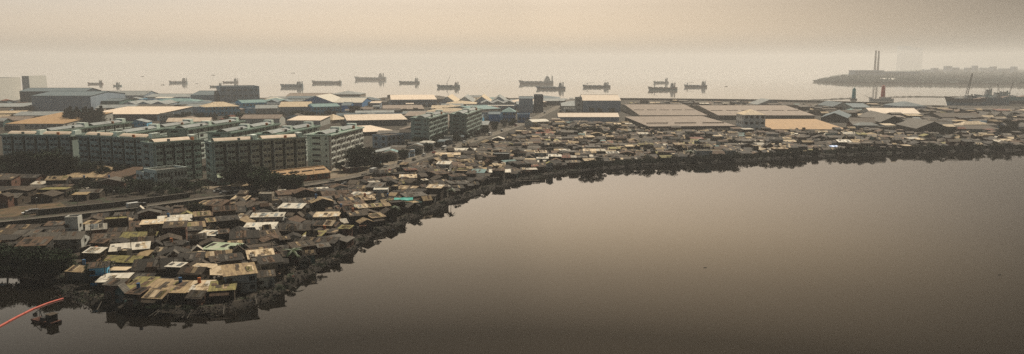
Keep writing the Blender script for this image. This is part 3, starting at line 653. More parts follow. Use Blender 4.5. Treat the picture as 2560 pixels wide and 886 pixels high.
# ------------------------------------------------------------------ trees
def leafball(mb, c, r, n, size, rng, m, flat=.75):
    for _ in range(n):
        while True:
            p = Vector((rng.uniform(-1, 1), rng.uniform(-1, 1), rng.uniform(-1, 1)))
            if .25 < p.length < 1: break
        p = Vector((p.x * r, p.y * r, p.z * r * flat)) + c
        a = Vector((rng.gauss(0, 1), rng.gauss(0, 1), rng.gauss(0, 1))).normalized(); b = a.orthogonal().normalized(); b = Matrix.Rotation(rng.uniform(0, 6.28), 3, a) @ b; d = a.cross(b)
        s = size * rng.uniform(.5, 1.3)
        mb.poly([p - b * s, p - d * s * .45, p + b * s, p + d * s * .5], m)
def tree_meshes(seed, kind):
    rng = random.Random(seed); tk, cr = MB(), MB()
    if kind == 'broad' or kind == 'bright':
        m = 'leaf_bright' if kind == 'bright' else ('leaf' if seed % 2 else 'leaf_dark')
        tk.tube((0, 0, -.2), (.1, .05, .42), .028, .02, 7, 'bark')
        for i in range(7):
            a = i * .9 + rng.uniform(-.3, .3); r = rng.uniform(.14, .34); z = rng.uniform(.5, .82)
            e = Vector((r * math.cos(a), r * math.sin(a), z)); st = Vector((.08, .04, rng.uniform(.28, .42)))
            tk.tube(st, e, .014, .005, 5, 'bark')
            for k in range(3):
                c = e + Vector((rng.uniform(-.12, .12), rng.uniform(-.12, .12), rng.uniform(-.1, .1)))
                leafball(cr, c, rng.uniform(.09, .17), 110, .032, rng, m)
        leafball(cr, Vector((.03, .02, .55)), .34, 900, .036, rng, m, .95)
        for i in range(8):
            a = i * .8 + rng.uniform(-.2, .2); leafball(cr, Vector((.26 * math.cos(a), .26 * math.sin(a), rng.uniform(.22, .42))), rng.uniform(.12, .17), 120, .034, rng, m)
    elif kind == 'bush':
        m = 'leaf_dark' if seed % 2 else 'leaf'
        for i in range(4): tk.tube((0, 0, -.1), (rng.uniform(-.3, .3), rng.uniform(-.3, .3), .55), .02, .007, 5, 'bark')
        for i in range(11):
            c = Vector((rng.uniform(-.6, .6), rng.uniform(-.4, .4), rng.uniform(.22, .75)))
            leafball(cr, c, rng.uniform(.16, .3), 130, .05, rng, m)
    elif kind == 'conifer':
        tk.tube((0, 0, -.05), (0, 0, .9), .018, .005, 6, 'bark')
        for i in range(16):
            z = .12 + .85 * i / 15; r = .17 * (1 - z) + .03
            for k in range(3):
                a = rng.uniform(0, 6.28); leafball(cr, Vector((r * .6 * math.cos(a), r * .6 * math.sin(a), z)), r * .8, 34, .03, rng, 'leaf_dark', .9)
    elif kind == 'palm':
        p = Vector((0, 0, -.1)); q = Vector((.04, .02, .4)); e = Vector((.02, .05, .8)); tk.tube(p, q, .022, .017, 7, 'bark'); tk.tube(q, e, .017, .014, 7, 'bark')
        for i in range(15):
            a = i * 2.4; L = rng.uniform(.34, .44); up = rng.uniform(-.05, .3); pts = []
            for k in range(6):
                t = k / 5; pts.append(e + Vector((math.cos(a) * L * t, math.sin(a) * L * t, up * t * 1.2 - .5 * L * t * t * 1.6)))
            s = Vector((-math.sin(a), math.cos(a), 0))
            for k in range(5):
                w0, w1 = .06 * math.sin(math.pi * (k / 5 * .9 + .1)), .06 * math.sin(math.pi * min(1, (k + 1) / 5 * .9 + .1)) + .002
                for sg in (1, -1):
                    A, Bp = pts[k], pts[k + 1]
                    cr.poly([A, Bp, Bp + s * sg * w1 - Vector((0, 0, w1 * .5)), A + s * sg * w0 - Vector((0, 0, w0 * .5))], 'palm_leaf')
    return tk.mesh('trunk'), cr.mesh('crown')
TM = {'broad': [tree_meshes(s, 'broad') for s in (1, 2, 3, 4, 6)], 'bush': [tree_meshes(s, 'bush') for s in (11, 12, 13)], 'conifer': [tree_meshes(s, 'conifer') for s in (21, 22)],
      'palm': [tree_meshes(s, 'palm') for s in (31, 32)], 'bright': [tree_meshes(41, 'bright')]}
tr = random.Random(99); TREES = []
TNAME = {'broad': ('broadleaf_tree', 'tree'), 'bush': ('shrub', 'shrub'), 'conifer': ('conifer_tree', 'tree'), 'palm': ('palm_tree', 'palm'), 'bright': ('shrub', 'shrub')}
def tree(kind, px, py, h, label=None, wide=1.0, group=None, block=True, P=None):
    P = P or G(px, py); tk, cr = tr.choice(TM[kind]); nm, cat = TNAME[kind]; rz = tr.uniform(0, 6.28)
    t = thing(nm, label, cat, (P.x, P.y, ZL - .1), rz, group); t.scale = (h * wide, h * wide, h)
    link('trunk', tk, t); link('crown', cr, t)
    if block:
        r = h * wide * .22; foot_add('tree', rect(P - Vector((r, r)), Vector((1, 0)), Vector((0, 1)), 2 * r, 2 * r))
    TREES.append((t, P)); return t
def auto_tree(lst, kind, look, group, zone='tree', **k):
    return [dict(obj=tree(kind, x, y, h, group=group, wide=tr.uniform(.95, 1.35), **k), P=G(x, y), look=look) for x, y, h in lst]
for ph, x, y in (('the grey block at the left edge', 90, 440), ('the long grey block', 280, 430), ('the curved white building', 430, 470), ('the front grey block', 600, 460), ('the orange building', 760, 470),
                 ('the pale block', 905, 400), ('the nearer lone dark block', 1080, 360), ('the farther lone dark block', 1190, 345), ('the wide tan hall', 170, 470), ('the market hall', 900, 322),
                 ('the light blue factory', 560, 300), ('the bright blue factory', 800, 292), ('the long bright cream shed', 1460, 315), ('the white office building', 1880, 335), ('the dark twin warehouses', 2290, 345),
                 ('the red boom', 160, 735), ('the white tower house', 180, 610), ('the road bend', 1345, 292), ('the huge brown warehouse', 1680, 300), ('the blue tarp', 2085, 380),
                 ('the shore middle', 1600, 412), ('the green kiosk', 560, 470), ('the right edge of the pond', 2480, 377), ('the broad cream roof', 512, 716), ('the long dark box shed', 2400, 315)):
    lmk(ph, x, y, 'tree')
TI = []
TI += auto_tree([(x, 446 + (x * 7) % 9, h) for x, h in ((8, 15), (45, 17), (85, 16), (122, 18), (158, 15), (182, 13), (28, 12), (105, 12), (232, 11), (262, 9), (300, 9))], 'broad', 'tall dark dense tree', 'big trees before the apartment blocks')
TI += auto_tree([(604, 470, 15), (640, 478, 14), (665, 486, 13), (578, 466, 10), (690, 474, 9), (735, 486, 11), (715, 482, 8)], 'broad', 'dark round tree', 'dark trees by the orange building')
TI += auto_tree([(905, 424, 15), (890, 428, 12), (925, 418, 12), (960, 414, 9), (945, 428, 6), (1010, 398, 7), (850, 428, 6)], 'broad', 'big round dark tree', 'trees along the road yard')
TI += auto_tree([(1022 + i * 19, 372 - i * 3.4, 6.5 + (i * 5) % 3) for i in range(11)], 'broad', 'low dark tree', 'trees along the lone dark blocks')
TI += auto_tree([(190 + i * 31, 492 - (i * 13) % 17, 5.5 + (i * 7) % 4) for i in range(11)], 'bush', 'dark green shrub', 'shrubs between the road and the houses')
TI += auto_tree([(1395 + i * 14, 347 - (i * 11) % 14, 6 + (i * 5) % 4) for i in range(11)], 'broad', 'leafy green tree', 'trees among the shanties')
TI += auto_tree([(1790, 366, 7), (1830, 372, 8), (1565, 335, 6), (1495, 352, 6), (490, 545, 7), (1140, 462, 6), (1160, 455, 5), (2370, 345, 10), (2350, 340, 8), (2528, 338, 14), (2512, 342, 11), (2545, 345, 9), (590, 648, 5)], 'broad', 'dark tree among low roofs', 'trees among the roofs')
TI += auto_tree([(705 + i * 19, 296 - (i * 7) % 9, 8 + (i * 3) % 3) for i in range(9)], 'broad', 'tree before the blue sheds', 'trees before the blue sheds')
TI += auto_tree([(430, 308, 10), (445, 304, 9), (520, 306, 8), (612, 303, 9), (628, 302, 8), (885, 288, 13), (900, 290, 10), (1040, 284, 8), (1010, 286, 8), (1085, 290, 9), (1110, 287, 9), (1260, 315, 7), (1236, 322, 8), (1278, 318, 7), (1420, 290, 8), (1400, 292, 7), (1480, 284, 8), (1530, 285, 8), (1690, 262, 9), (1675, 262, 8), (1915, 322, 7)], 'broad', 'hazy dark tree', 'trees among the warehouses')
TI += auto_tree([(1450, 300 + i % 2, 7) for i in range(1)] + [(1500, 286, 8)], 'broad', 'hazy green tree', 'trees among the warehouses')
TI += auto_tree([(95, 690, 8), (125, 688, 9), (160, 694, 8), (60, 684, 8), (20, 680, 9), (150, 678, 7), (235, 700, 5.5), (262, 690, 5), (85, 664, 7), (-20, 678, 9)], 'broad', 'dark waterside tree', 'dark trees on the near bank')
for x in range(1440, 2560, 24):
    yy = 0
    for (ax, ay), (bx, by) in zip(SH, SH[1:]):
        if ax <= x < bx: yy = ay + (by - ay) * (x - ax) / (bx - ax)
    TI += auto_tree([(x + (x * 7) % 17, yy - 3.0 - (x * 3) % 3, 3.6 + (x * 5) % 7 * .6)], 'bush', 'dark shrub on the far bank', 'shrubs along the far bank', block=False)
TI += auto_tree([(1045 + i * 24, 388 - i * 7.6 - (i * 3) % 3, 5 + (i * 5) % 3) for i in range(11)], 'broad', 'small roadside tree', 'small trees along the far side of the road')
TI += auto_tree([(x, 689 + (x // 9) % 3, 3.6 + (x % 7) * .25) for x in range(-30, 135, 17)], 'bush', 'dark bush at the inlet edge', 'bushes on the near bank')
for x in range(660, 1440, 34):
    for (ax, ay), (bx, by) in zip(SH, SH[1:]):
        if ax <= x < bx: yy = ay + (by - ay) * (x - ax) / (bx - ax)
    TI += auto_tree([(x + (x * 7) % 13, yy - 5.0 - (x * 3) % 4, 1.5 + (x * 5) % 6 * .22)], 'bush', 'low scrubby bush on the bank', 'scrub along the curved bank', block=False)
TI += auto_tree([(432 + i * 34, 309 - (i * 7) % 8, 8 + (i * 3) % 4) for i in range(12)], 'broad', 'dark tree behind the apartment roofs', 'trees behind the apartment roofs')
TI += auto_tree([(968, 452, 4), (985, 446, 4), (1005, 444, 4)], 'bright', 'bright green shrub', 'bright green shrubs by the road wall')
TI += auto_tree([(420, 777, 2.2), (350, 772, 2.2), (470, 780, 2.2), (380, 775, 2)], 'bush', 'low bank shrub', 'low shrubs on the pond bank')
TI += auto_tree([(728, 668, 6.5), (1128, 500, 6), (990, 545, 5.5), (880, 560, 5), (800, 288, 10), (1722, 399, 7)], 'palm', 'palm with drooping fronds', 'palms')
auto_labels(TI, 'tree')
for i in range(13):
    tree('conifer', 164 + i * 7.6, 311 + (i * 5) % 4, 15 + (i * 7) % 5, 'dark pointed conifer in the dense row right of the orange-tan roof', 1.5, 'row of dark conifers', block=False)
# ------------------------------------------------------------------ shanty houses
ROOFW = {'r_cream': 'cream', 'r_white': 'pale', 'r_tan': 'tan', 'r_rust': 'rusty', 'r_brown': 'brown', 'r_grey': 'grey', 'r_dark': 'dark', 'r_olive': 'mossy yellow', 'r_green': 'green-patched', 'r_red': 'red', 'r_teal': 'teal'}
WALLW = {'w_grey': 'grey', 'w_pale': 'pale', 'w_wood': 'wooden', 'w_brick': 'brick', 'w_teal': 'teal', 'w_cream': 'cream', 'w_dark': 'dark', 'w_lightblue': 'blue'}
ROOFK = {'shed': 'lean-to', 'gu': 'gabled', 'gv': 'end-gabled', 'flat': 'flat'}
PT = {'r_cream': ['r_tan', 'r_white', 'r_palebrown', 'r_tan', 'r_brown'], 'r_white': ['r_cream', 'r_grey', 'r_hazegrey', 'r_white'], 'r_tan': ['r_rust', 'r_cream', 'r_brown', 'r_olive', 'r_brown'], 'r_olive': ['r_tan', 'r_brown', 'r_rust', 'r_olive'],
      'r_dark': ['r_brown', 'r_grey', 'r_dark', 'r_rust'], 'r_brown': ['r_dark', 'r_rust', 'r_grey', 'r_tan']}
def patches(rb, L, W, h, hr, kind, rng, n, tints=None, base=None):
    """odd roofing sheets nailed over the roof"""
    for _ in range(n):
        w, d = rng.uniform(.7, 1.5), rng.uniform(1.2, 4.5); d = min(d, (W / 2 if kind == 'gu' else W) * .95); x = rng.uniform(0, max(.1, L - w)); y = rng.uniform(0, max(.1, (W / 2 if kind == 'gu' else W) - d))
        if kind == 'shed': z = lambda yy: h + hr * yy / W
        elif kind == 'gu': z = lambda yy: h + hr * min(1, yy / (W / 2))
        else: continue
        if kind == 'gu' and y + d > W / 2: d = W / 2 - y
        if d < .3: continue
        m = rng.choice(PT.get(base, ['r_rust', 'r_dark', 'r_brown', 'r_grey']))
        if tints: rb.tint = rng.choice(tints); m = 'r_mixed'
        s = rng.uniform(-.15, .15)
        rb.slab([(x, y, z(y) + .1), (x + w, y + s, z(y + s) + .1), (x + w, y + d, z(y + d) + .1), (x, y + d - s, z(y + d - s) + .1)], .05, m)
def shack_geo(wb, rb, L, W, h, kind, hr, wm, rm, rng, npatch, tints=None, ov=.45):
    wb.box(0, L, 0, W, -.3, h, wm)
    roof_parts(wb, rb, L, W, h, kind, hr, 1, wm, rm, ov, .07)
    patches(rb, L, W, h, hr, kind, rng, npatch, tints, rm)
SHK = []
def shack_obj(S, label=None):
    rng = random.Random(S['seed']); L, W, h, kind, hr, wm, rm = (S[k] for k in ('L', 'W', 'h', 'kind', 'hr', 'wall', 'roof'))
    t = thing('shanty_house', label, 'shack', (S['P'].x, S['P'].y, ZL), S['a'], 'shanty houses crowding the pond bank')
    wb, rb = MB(), MB(); shack_geo(wb, rb, L, W, h, kind, hr, wm, rm, rng, rng.randint(3, 9))
    if h > 4.2:
        wb.box(-.05, L + .05, -.05, 0, h * .48, h * .52, 'w_wood')
    wb.build('wall', t); ro = rb.build('roof', t)
    if kind == 'flat': rng.random() < .6 and None
    dx = rng.uniform(.25, .75) * L
    link('door', door_mesh(.9, 1.9, rng.choice(['door_brown', 'door_grey'])), t, (dx, 0, 0))
    for k in range(1 if L < 6 else 2):
        wx = (.14 if k == 0 else .86) * L
        if abs(wx - dx) > 1.1: link('window', win_mesh(1.0, .8, 'w_wood'), t, (wx, 0, 1.1))
        if h > 4.2: link('window', win_mesh(1.2, .9, 'w_wood'), t, (wx, 0, h * .52 + .7))
    cam = -S['P']; u = Vector((math.cos(S['a']), math.sin(S['a'])))
    if u.dot(cam) > 0: link('window', win_mesh(1.0, .8, 'w_wood'), t, (L, W * .5, 1.2 if h < 4.2 else h * .6), math.pi / 2)
    else: link('window', win_mesh(1.0, .8, 'w_wood'), t, (0, W * .5, 1.2 if h < 4.2 else h * .6), -math.pi / 2)
    if rng.random() < .22 and kind != 'gv':                       # a lean-to porch in front
        b = MB(); b.slab([(0, -1.6, h * .62 if h < 4.2 else 2.2), (L * .8, -1.6, h * .62 if h < 4.2 else 2.2), (L * .8, -.05, min(h, 2.9) - .1), (0, -.05, min(h, 2.9) - .1)], .06, rng.choice(['r_rust', 'r_brown', 'r_tan', 'r_dark']))
        b.build('awning', t)
        for x in (.1, L * .8 - .1):
            b = MB(); b.tube((x, -1.5, -.3), (x, -1.5, h * .62 if h < 4.2 else 2.2), .06, .05, 5, 'w_wood'); b.build('post', t)
    if rng.random() < .10:
        b = MB(); z = h + (hr if kind != 'flat' else .1); b.cyl(L * .3, W * .8, h, z + 1.3, .45, .45, 9, rng.choice(['tank_orange', 'tank_blue', 'steel'])); b.build('water_tank', t)
    return t
def shack_spec(cx, cy, wpx, W, h, rot, kind, roof, wall, hr=None, seed=None):
    """centre of the front foot at a pixel, width in pixels, turned by rot degrees"""
    P = G(cx, cy); a = rad(rot); u = Vector((math.cos(a), math.sin(a))); L = wpx / FPX * P.length / max(.5, abs(u.x))
    return dict(P=P - u * L / 2, L=L, W=W, h=h, a=a, kind=kind, roof=roof, wall=wall, hr=hr if hr is not None else (.7 if kind == 'shed' else 1.2), seed=seed or int(cx * 13 + cy))
LM = [
 (507, 716, 100, 8, 3.4, -8, 'shed', 'r_cream', 'w_grey', 'large shack with broad patched cream roof near the tip of the bank', .7),
 (604, 734, 66, 8, 5.2, 24, 'shed', 'r_tan', 'w_pale', 'two-storey pale-walled shack right of the broad cream roof', .9),
 (514, 612, 46, 6, 3.2, -8, 'shed', 'r_white', 'w_pale', 'small box shack with clean white roof in the middle of the shanties', .4),
 (543, 648, 74, 7, 3.0, -10, 'shed', 'r_green', 'w_teal', 'shack with mossy green patches on a pale roof', .5),
 (325, 652, 74, 8, 3.4, 22, 'shed', 'r_white', 'w_grey', 'long shack with pale roof and grey corrugated side wall', .5),
 (300, 678, 82, 7, 2.8, -6, 'gu', 'r_olive', 'w_wood', 'shack with a bowed mossy yellow roof near the left trees', 1.0),
 (345, 616, 74, 7, 3.0, 5, 'gu', 'r_olive', 'w_pale', 'shack with two-level yellow-green roof behind the long pale one', 1.2),
 (190, 704, 44, 6, 2.9, -12, 'gu', 'r_tan', 'w_grey', 'small detached shack with tan gable roof beside the dark trees', .9),
 (278, 728, 60, 6, 2.6, 6, 'shed', 'r_white', 'w_wood', 'low waterside shack with pale roof left of the patchwork row', .6),
 (333, 748, 50, 8, 2.7, -4, 'shed', 'r_olive', 'w_wood', 'first shack of the patchwork-roofed waterside row', .9),
 (384, 754, 50, 8, 2.7, -4, 'shed', 'r_tan', 'w_dark', 'second shack of the patchwork-roofed waterside row', .9),
 (436, 757, 52, 8, 2.7, -2, 'shed', 'r_tan', 'w_wood', 'third shack of the patchwork-roofed waterside row', .9),
 (493, 755, 46, 7, 2.7, 4, 'shed', 'r_cream', 'w_dark', 'last shack of the patchwork-roofed waterside row', .9),
 (556, 752, 54, 6, 2.8, 14, 'shed', 'r_olive', 'w_wood', 'waterside shack with sloping mossy roof at the corner of the bank', .8),
 (392, 700, 98, 9, 3.2, 14, 'gu', 'r_dark', 'w_grey', 'wide shack with dark grey gable roof behind the patchwork row', 2.0),
 (438, 576, 66, 8, 3.2, 22, 'shed', 'r_white', 'w_wood', 'raised shack with pale tilted roof near the road wall', .9),
 (478, 590, 56, 8, 3.0, 26, 'gu', 'r_tan', 'w_wood', 'shack with tan gable roof right of the raised pale one', 1.2),
 (650, 588, 70, 6, 3.0, 8, 'shed', 'r_white', 'w_pale', 'lower of two stepped shacks with clean pale roofs', .3),
 (668, 566, 74, 6, 3.6, 8, 'shed', 'r_white', 'w_pale', 'upper of two stepped shacks with clean pale roofs', .4),
 (664, 519, 32, 4.5, 5.6, 4, 'flat', 'r_white', 'w_cream', 'narrow two-storey cream tower house near the road', .5),
 (952, 504, 36, 6, 5.0, 6, 'flat', 'r_white', 'w_pale', 'white cube house two floors high beside the boundary wall', .4),
 (815, 566, 58, 7, 3.6, 4, 'shed', 'r_cream', 'w_cream', 'cream-walled shack with openings under a flat tan roof', .5),
 (905, 536, 36, 5, 2.8, 4, 'gu', 'r_green', 'w_wood', 'little shack with green roof near the waterside', .8),
 (780, 610, 44, 5, 2.8, -8, 'shed', 'r_olive', 'w_wood', 'shack with yellow mossy roof on the right flank of the bank', .6),
 (735, 600, 70, 8, 3.4, 6, 'gu', 'r_brown', 'w_wood', 'broad shack with brown ribbed roof above the palm', 1.4),
 (613, 622, 60, 9, 3.6, 20, 'gu', 'r_dark', 'w_dark', 'tall dark-walled shack with black gable behind the palm', 1.6),
 (140, 632, 104, 8, 4.4, 10, 'gu', 'r_grey', 'w_pale', 'long plastered house with grey roof and small windows by the tower', 1.6),
 (182, 603, 27, 4, 8.0, 8, 'flat', 'r_grey', 'w_pale', 'plain pale plastered tower at the end of the long house', .5),
 (1252, 412, 42, 8, 6.2, -4, 'flat', 'r_hazegrey', 'w_grey', 'two-storey grey house with pale flat slab roof amid the shanties', .6),
 (1120, 402, 60, 8, 3.6, 4, 'shed', 'r_cream', 'w_grey', 'shack with broad pale cream roof above the dark bank', .5),
 (1160, 388, 64, 8, 3.2, 4, 'shed', 'r_white', 'w_grey', 'long shack with bright pale roof beside the road', .5),
 (1250, 447, 52, 7, 3.4, 2, 'shed', 'r_white', 'w_grey', 'waterside shack with pale twin roof left of the jetty', .6),
 (1362, 345, 44, 9, 3.2, 2, 'shed', 'r_red', 'w_brick', 'low shack with bright orange-red roof', .8),
 (1485, 393, 52, 7, 4.0, -4, 'shed', 'r_cream', 'w_cream', 'cream shack with awning on the rise above the far bank', .6),
 (1760, 400, 40, 5, 5.5, 3, 'flat', 'r_cream', 'w_pale', 'small two-storey pale house on the far bank beside the dark shrubs', .5),
 (1030, 460, 60, 8, 3.2, 6, 'shed', 'r_cream', 'w_wood', 'shack with pale crumpled roof below the bright green shrubs', .5),
 (1075, 446, 70, 9, 3.6, -10, 'gu', 'r_brown', 'w_dark', 'large dark-walled shack with shallow brown gable roof', 1.2),
]
SP = []
for e in LM:
    S = shack_spec(*e[:9], hr=e[10]); u = Vector((math.cos(S['a']), math.sin(S['a']))); v = Vector((-u.y, u.x)); q = rect(S['P'], u, v, S['L'], S['W'], -.2); hit = foot_hit(q)
    if hit: print('SHACK OVERLAP', e[9][:44], '<->', hit[:44])
    foot_add(e[9], q); S['label'] = e[9]; SP.append(S)
ZONE_PX = [(225, 742), (300, 762), (420, 774), (500, 775), (580, 760), (680, 722), (740, 690), (800, 652), (870, 620), (930, 578), (1000, 548), (1060, 524), (1130, 494), (1200, 471), (1270, 451), (1310, 443), (1400, 426), (1500, 416), (1600, 409),
           (1780, 401), (1940, 391), (2100, 382.5), (2300, 377), (2560, 371), (2760, 367), (2760, 336), (2520, 336), (2385, 345), (2280, 341), (2190, 332), (1925, 336), (1620, 333), (1570, 318), (1400, 309), (1345, 316), (1250, 352), (1160, 378), (1090, 402),
           (1015, 428), (935, 455), (850, 475), (760, 486), (640, 502), (500, 520), (300, 548), (205, 562), (200, 640), (215, 690)]
ZP = [G(x, y) for x, y in ZONE_PX]
FAR_PX = [(1562, 286), (1562, 263), (1900, 262), (2075, 270), (2240, 272), (2340, 277), (2620, 277), (2620, 330), (2400, 322), (2200, 300), (2120, 300), (2040, 290), (1780, 286)]
FP = [G(x, y) for x, y in FAR_PX]
LEFT_PX = [(-80, 530), (-80, 440), (120, 455), (320, 462), (340, 476), (260, 500), (140, 508), (20, 520)]
LP = [G(x, y) for x, y in LEFT_PX]
L2_PX = [(-80, 640), (-80, 585), (100, 572), (195, 566), (195, 600), (120, 660), (60, 665)]
L2P = [G(x, y) for x, y in L2_PX]
rg = random.Random(2024)
def dens(poly, tries, smin, smax, rotf, zone):
    x0, x1 = min(p.x for p in poly), max(p.x for p in poly); y0, y1 = min(p.y for p in poly), max(p.y for p in poly); n = 0
    for t in range(tries):
        f = t / tries; P = Vector((rg.uniform(x0, x1), rg.uniform(y0, y1)))
        if not inside(P, poly): continue
        s = smax + (smin - smax) * f; L = s * rg.uniform(.85, 1.35); W = s * rg.uniform(.7, 1.0); a = rotf(P) + rad(rg.gauss(0, 4)) + (math.pi / 2 if rg.random() < 0 else 0)
        u = Vector((math.cos(a), math.sin(a))); v = Vector((-u.y, u.x))
        if not all(inside(P + u * L * i + v * W * j, poly) for i in (0, 1) for j in (0, 1)): continue
        q = rect(P, u, v, L, W, .12)
        if foot_hit(q): continue
        foot_add('shack', q); r = rg.random()
        kind = 'shed' if r < .50 else 'gu' if r < .76 else 'gv' if r < .93 else 'flat'
        roof = rg.choices(['r_cream', 'r_white', 'r_tan', 'r_rust', 'r_brown', 'r_grey', 'r_dark', 'r_olive', 'r_red', 'r_teal'], [6, 6, 9, 13, 24, 14, 26, 2, 1.2, .8])[0]
        if kind in ('gu', 'gv') and roof in ('r_cream', 'r_white') and rg.random() < .6: roof = 'r_brown'
        h = (rg.uniform(2.0, 3.5) if rg.random() < .84 else rg.uniform(4.3, 5.8)) * (.9 if s < 4 else 1)
        hr = {'shed': rg.uniform(.2, 1.1), 'gu': rg.uniform(.7, 1.5), 'gv': rg.uniform(.8, 1.6), 'flat': .4}[kind]
        SP.append(dict(P=P, L=L, W=W, h=h, a=a, kind=kind, roof=roof, wall=rg.choices(['w_grey', 'w_pale', 'w_wood', 'w_brick', 'w_teal', 'w_cream', 'w_dark', 'w_lightblue'], [9, 4, 10, 4, 2, 3, 8, .15])[0], hr=hr, seed=rg.randint(1, 10**6), zone=zone)); n += 1
    print('zone', zone, n)
def rot_near(P):                     # the lanes turn with the bank
    x, y = PIX(P.x, P.y, ZL)
    return rad(20 if x < 480 else 26 if x < 800 else 30 if x < 1300 else 6 if x < 1900 else -4) * (1 if (int(P.x // 37) + int(P.y // 31)) % 3 else -.35)
near = [p for p in ZP]
dens(ZP, 110000, 2.6, 7.4, rot_near, 'z')
dens(ZP, 70000, 1.9, 3.2, rot_near, 'small')
dens(LP, 2500, 4.0, 10.5, lambda P: rad(4), 'l')
dens(L2P, 1000, 4.0, 8.5, lambda P: rad(8), 'l2')
dens(FP, 9000, 6, 13, lambda P: rad(2), 'f')
def show(S):
    return S['L'] * (S['h'] + .25 * S['W']) / (S['P'].length ** 2) * (0 if not -40 < PIX(S['P'].x, S['P'].y, 2)[0] < 2590 else 1)
SP.sort(key=lambda S: -show(S) - (10 if 'label' in S else 0))
for ph, x, y in (('the broad cream roof', 507, 700), ('the clean white box roof', 514, 605), ('the green-patched roof', 543, 640), ('the patchwork row', 400, 740), ('the long pale roof', 325, 640),
                 ('the mossy yellow roof', 300, 665), ('the raised roof', 438, 568), ('the stepped pale roofs', 655, 575), ('the narrow cream tower house', 664, 515), ('the white cube house', 952, 500),
                 ('the cream-walled shack', 815, 560), ('the yellow mossy roof', 780, 602), ('the waterside palm', 728, 662), ('the plastered tower', 182, 600), ('the bank corner', 600, 745), ('the small green roof', 905, 533),
                 ('the turquoise tarp', 995, 520), ('the bright green shrubs', 990, 450), ('the shallow brown gable', 1075, 446), ('the wide tan hall', 190, 470), ('the brown yard', 100, 528), ('the curved white building', 400, 470),
                 ('the broad pale cream roof', 1120, 400), ('the two-storey slab house', 1252, 405), ('the waterside twin roof', 1250, 445), ('the road wall end', 950, 445), ('the orange building', 760, 478), ('the jetty', 1310, 455),
                 ('the black gable', 613, 615), ('the slope palm', 880, 556), ('the second palm', 1128, 498), ('the lone tan gable', 190, 700), ('the lane tree', 490, 540), ('the wall end', 220, 550)):
    lmk(ph, x, y)
items = []
for S in SP[:300]:
    o = shack_obj(S, S.get('label'))
    if 'label' not in S:
        look = f"{'tall ' if S['h'] > 4.2 else 'small ' if S['L'] < 5 else 'wide ' if S['L'] > 9 else ''}{WALLW[S['wall']]} shack with {ROOFW[S['roof']]} {ROOFK[S['kind']]} roof"
        items.append(dict(obj=o, P=S['P'], look=look))
auto_labels(items, 'shack')
# the rest, smaller in the picture: too many to count
wb = MB(); rb = MB(); TR = {k: MT[k].node_tree.nodes['Color Ramp'].color_ramp.elements[1].color[:3] for k in list(ROOFW) + list(WALLW)}
big = MB()
TN = [tuple(TR[k]) for k in ('r_cream', 'r_rust', 'r_dark', 'r_brown', 'r_tan')]
for S in SP[300:]:
    rng = random.Random(S['seed']); k0 = len(big.f)
    w1, r1 = MB(), MB()
    big.at(S['P'].x, S['P'].y, ZL, S['a'])
    jit = rng.uniform(.75, 1.2)
    class TMB:
        pass
    big.tint = tuple(c * jit for c in TR[S['wall']])
    bw = big
    # walls, gables and roof go into one mesh, each face with its own tint
    L, W, h, hr, kind = S['L'], S['W'], S['h'], S['hr'], S['kind']
    if S.get('zone') == 'f': h *= 1.2; hr *= 1.3
    big.box(0, L, 0, W, -.2, h, 'w_mixed')
    n0 = len(big.f); roof_parts(big, big, L, W, h, kind, hr, 1, 'w_mixed', 'r_mixed', .4, .08)
    rm = big.mi('r_mixed'); rt = tuple(c * jit for c in TR[S['roof']])
    for i in range(n0, len(big.f)):
        if big.m[i] == rm: big.t[i] = rt
    patches(big, L, W, h, hr, kind, rng, rng.randint(0, 2), TN)
    big.tint = (.015, .015, .015)
    for k in range(2): big.box(L * (.2 + .45 * k), L * (.2 + .45 * k) + .9, -.04, -.005, .1 if k else 1.1, 1.9, 'w_mixed')
    if h > 4.2:
        for k in range(2): big.box(L * (.2 + .45 * k), L * (.2 + .45 * k) + 1.1, -.04, -.005, h * .62, h * .85, 'w_mixed')
big.T = None
tag(big.build('shanty_town'), 'mass of small tin-roofed shanties spreading behind the far bank of the pond', 'shanty town', kind='stuff')
print('shacks', len(SP))
# ------------------------------------------------------------------ filler sheds between the warehouses
IND = [('the orange-tan roof', 90, 300), ('the cream-roofed warehouse', 300, 290), ('the blue-grey warehouse', 150, 270), ('the triple gables', 360, 270), ('the light blue factory', 550, 280), ('the red-roofed house', 575, 300),
       ('the palm-like trees', 720, 290), ('the dark blue gable', 790, 258), ('the blue factory', 815, 278), ('the market hall', 940, 305), ('the long cream shed', 1035, 258), ('the four hazy gables', 1180, 262),
       ('the teal roof', 1220, 284), ('the nearer lone block', 1070, 360), ('the slate box building', 1350, 280), ('the road bend', 1300, 312), ('the sea-wall shed', 1500, 275), ('the bright cream shed', 1470, 300),
       ('the pale apartment block', 905, 390), ('the dark twin warehouses', 2290, 335), ('the teal lighthouse', 2130, 285), ('the right edge quay', 2500, 300), ('the tan hall', 190, 455)]
for ph, x, y in IND: lmk(ph, x, y, 'ind')
IZ = [[(-60, 332), (-60, 256), (470, 256), (715, 256), (960, 253), (1290, 253), (1420, 254), (1550, 254.5), (1560, 300), (1400, 280), (1370, 285), (1330, 303), (1222, 335), (1130, 360), (1020, 374), (930, 385), (915, 345), (800, 320), (600, 316), (420, 318), (150, 322)],
      [(2120, 326), (2200, 300), (2380, 300), (2560, 305), (2600, 336), (2390, 336), (2240, 332)]]
fi = []
ri = random.Random(55)
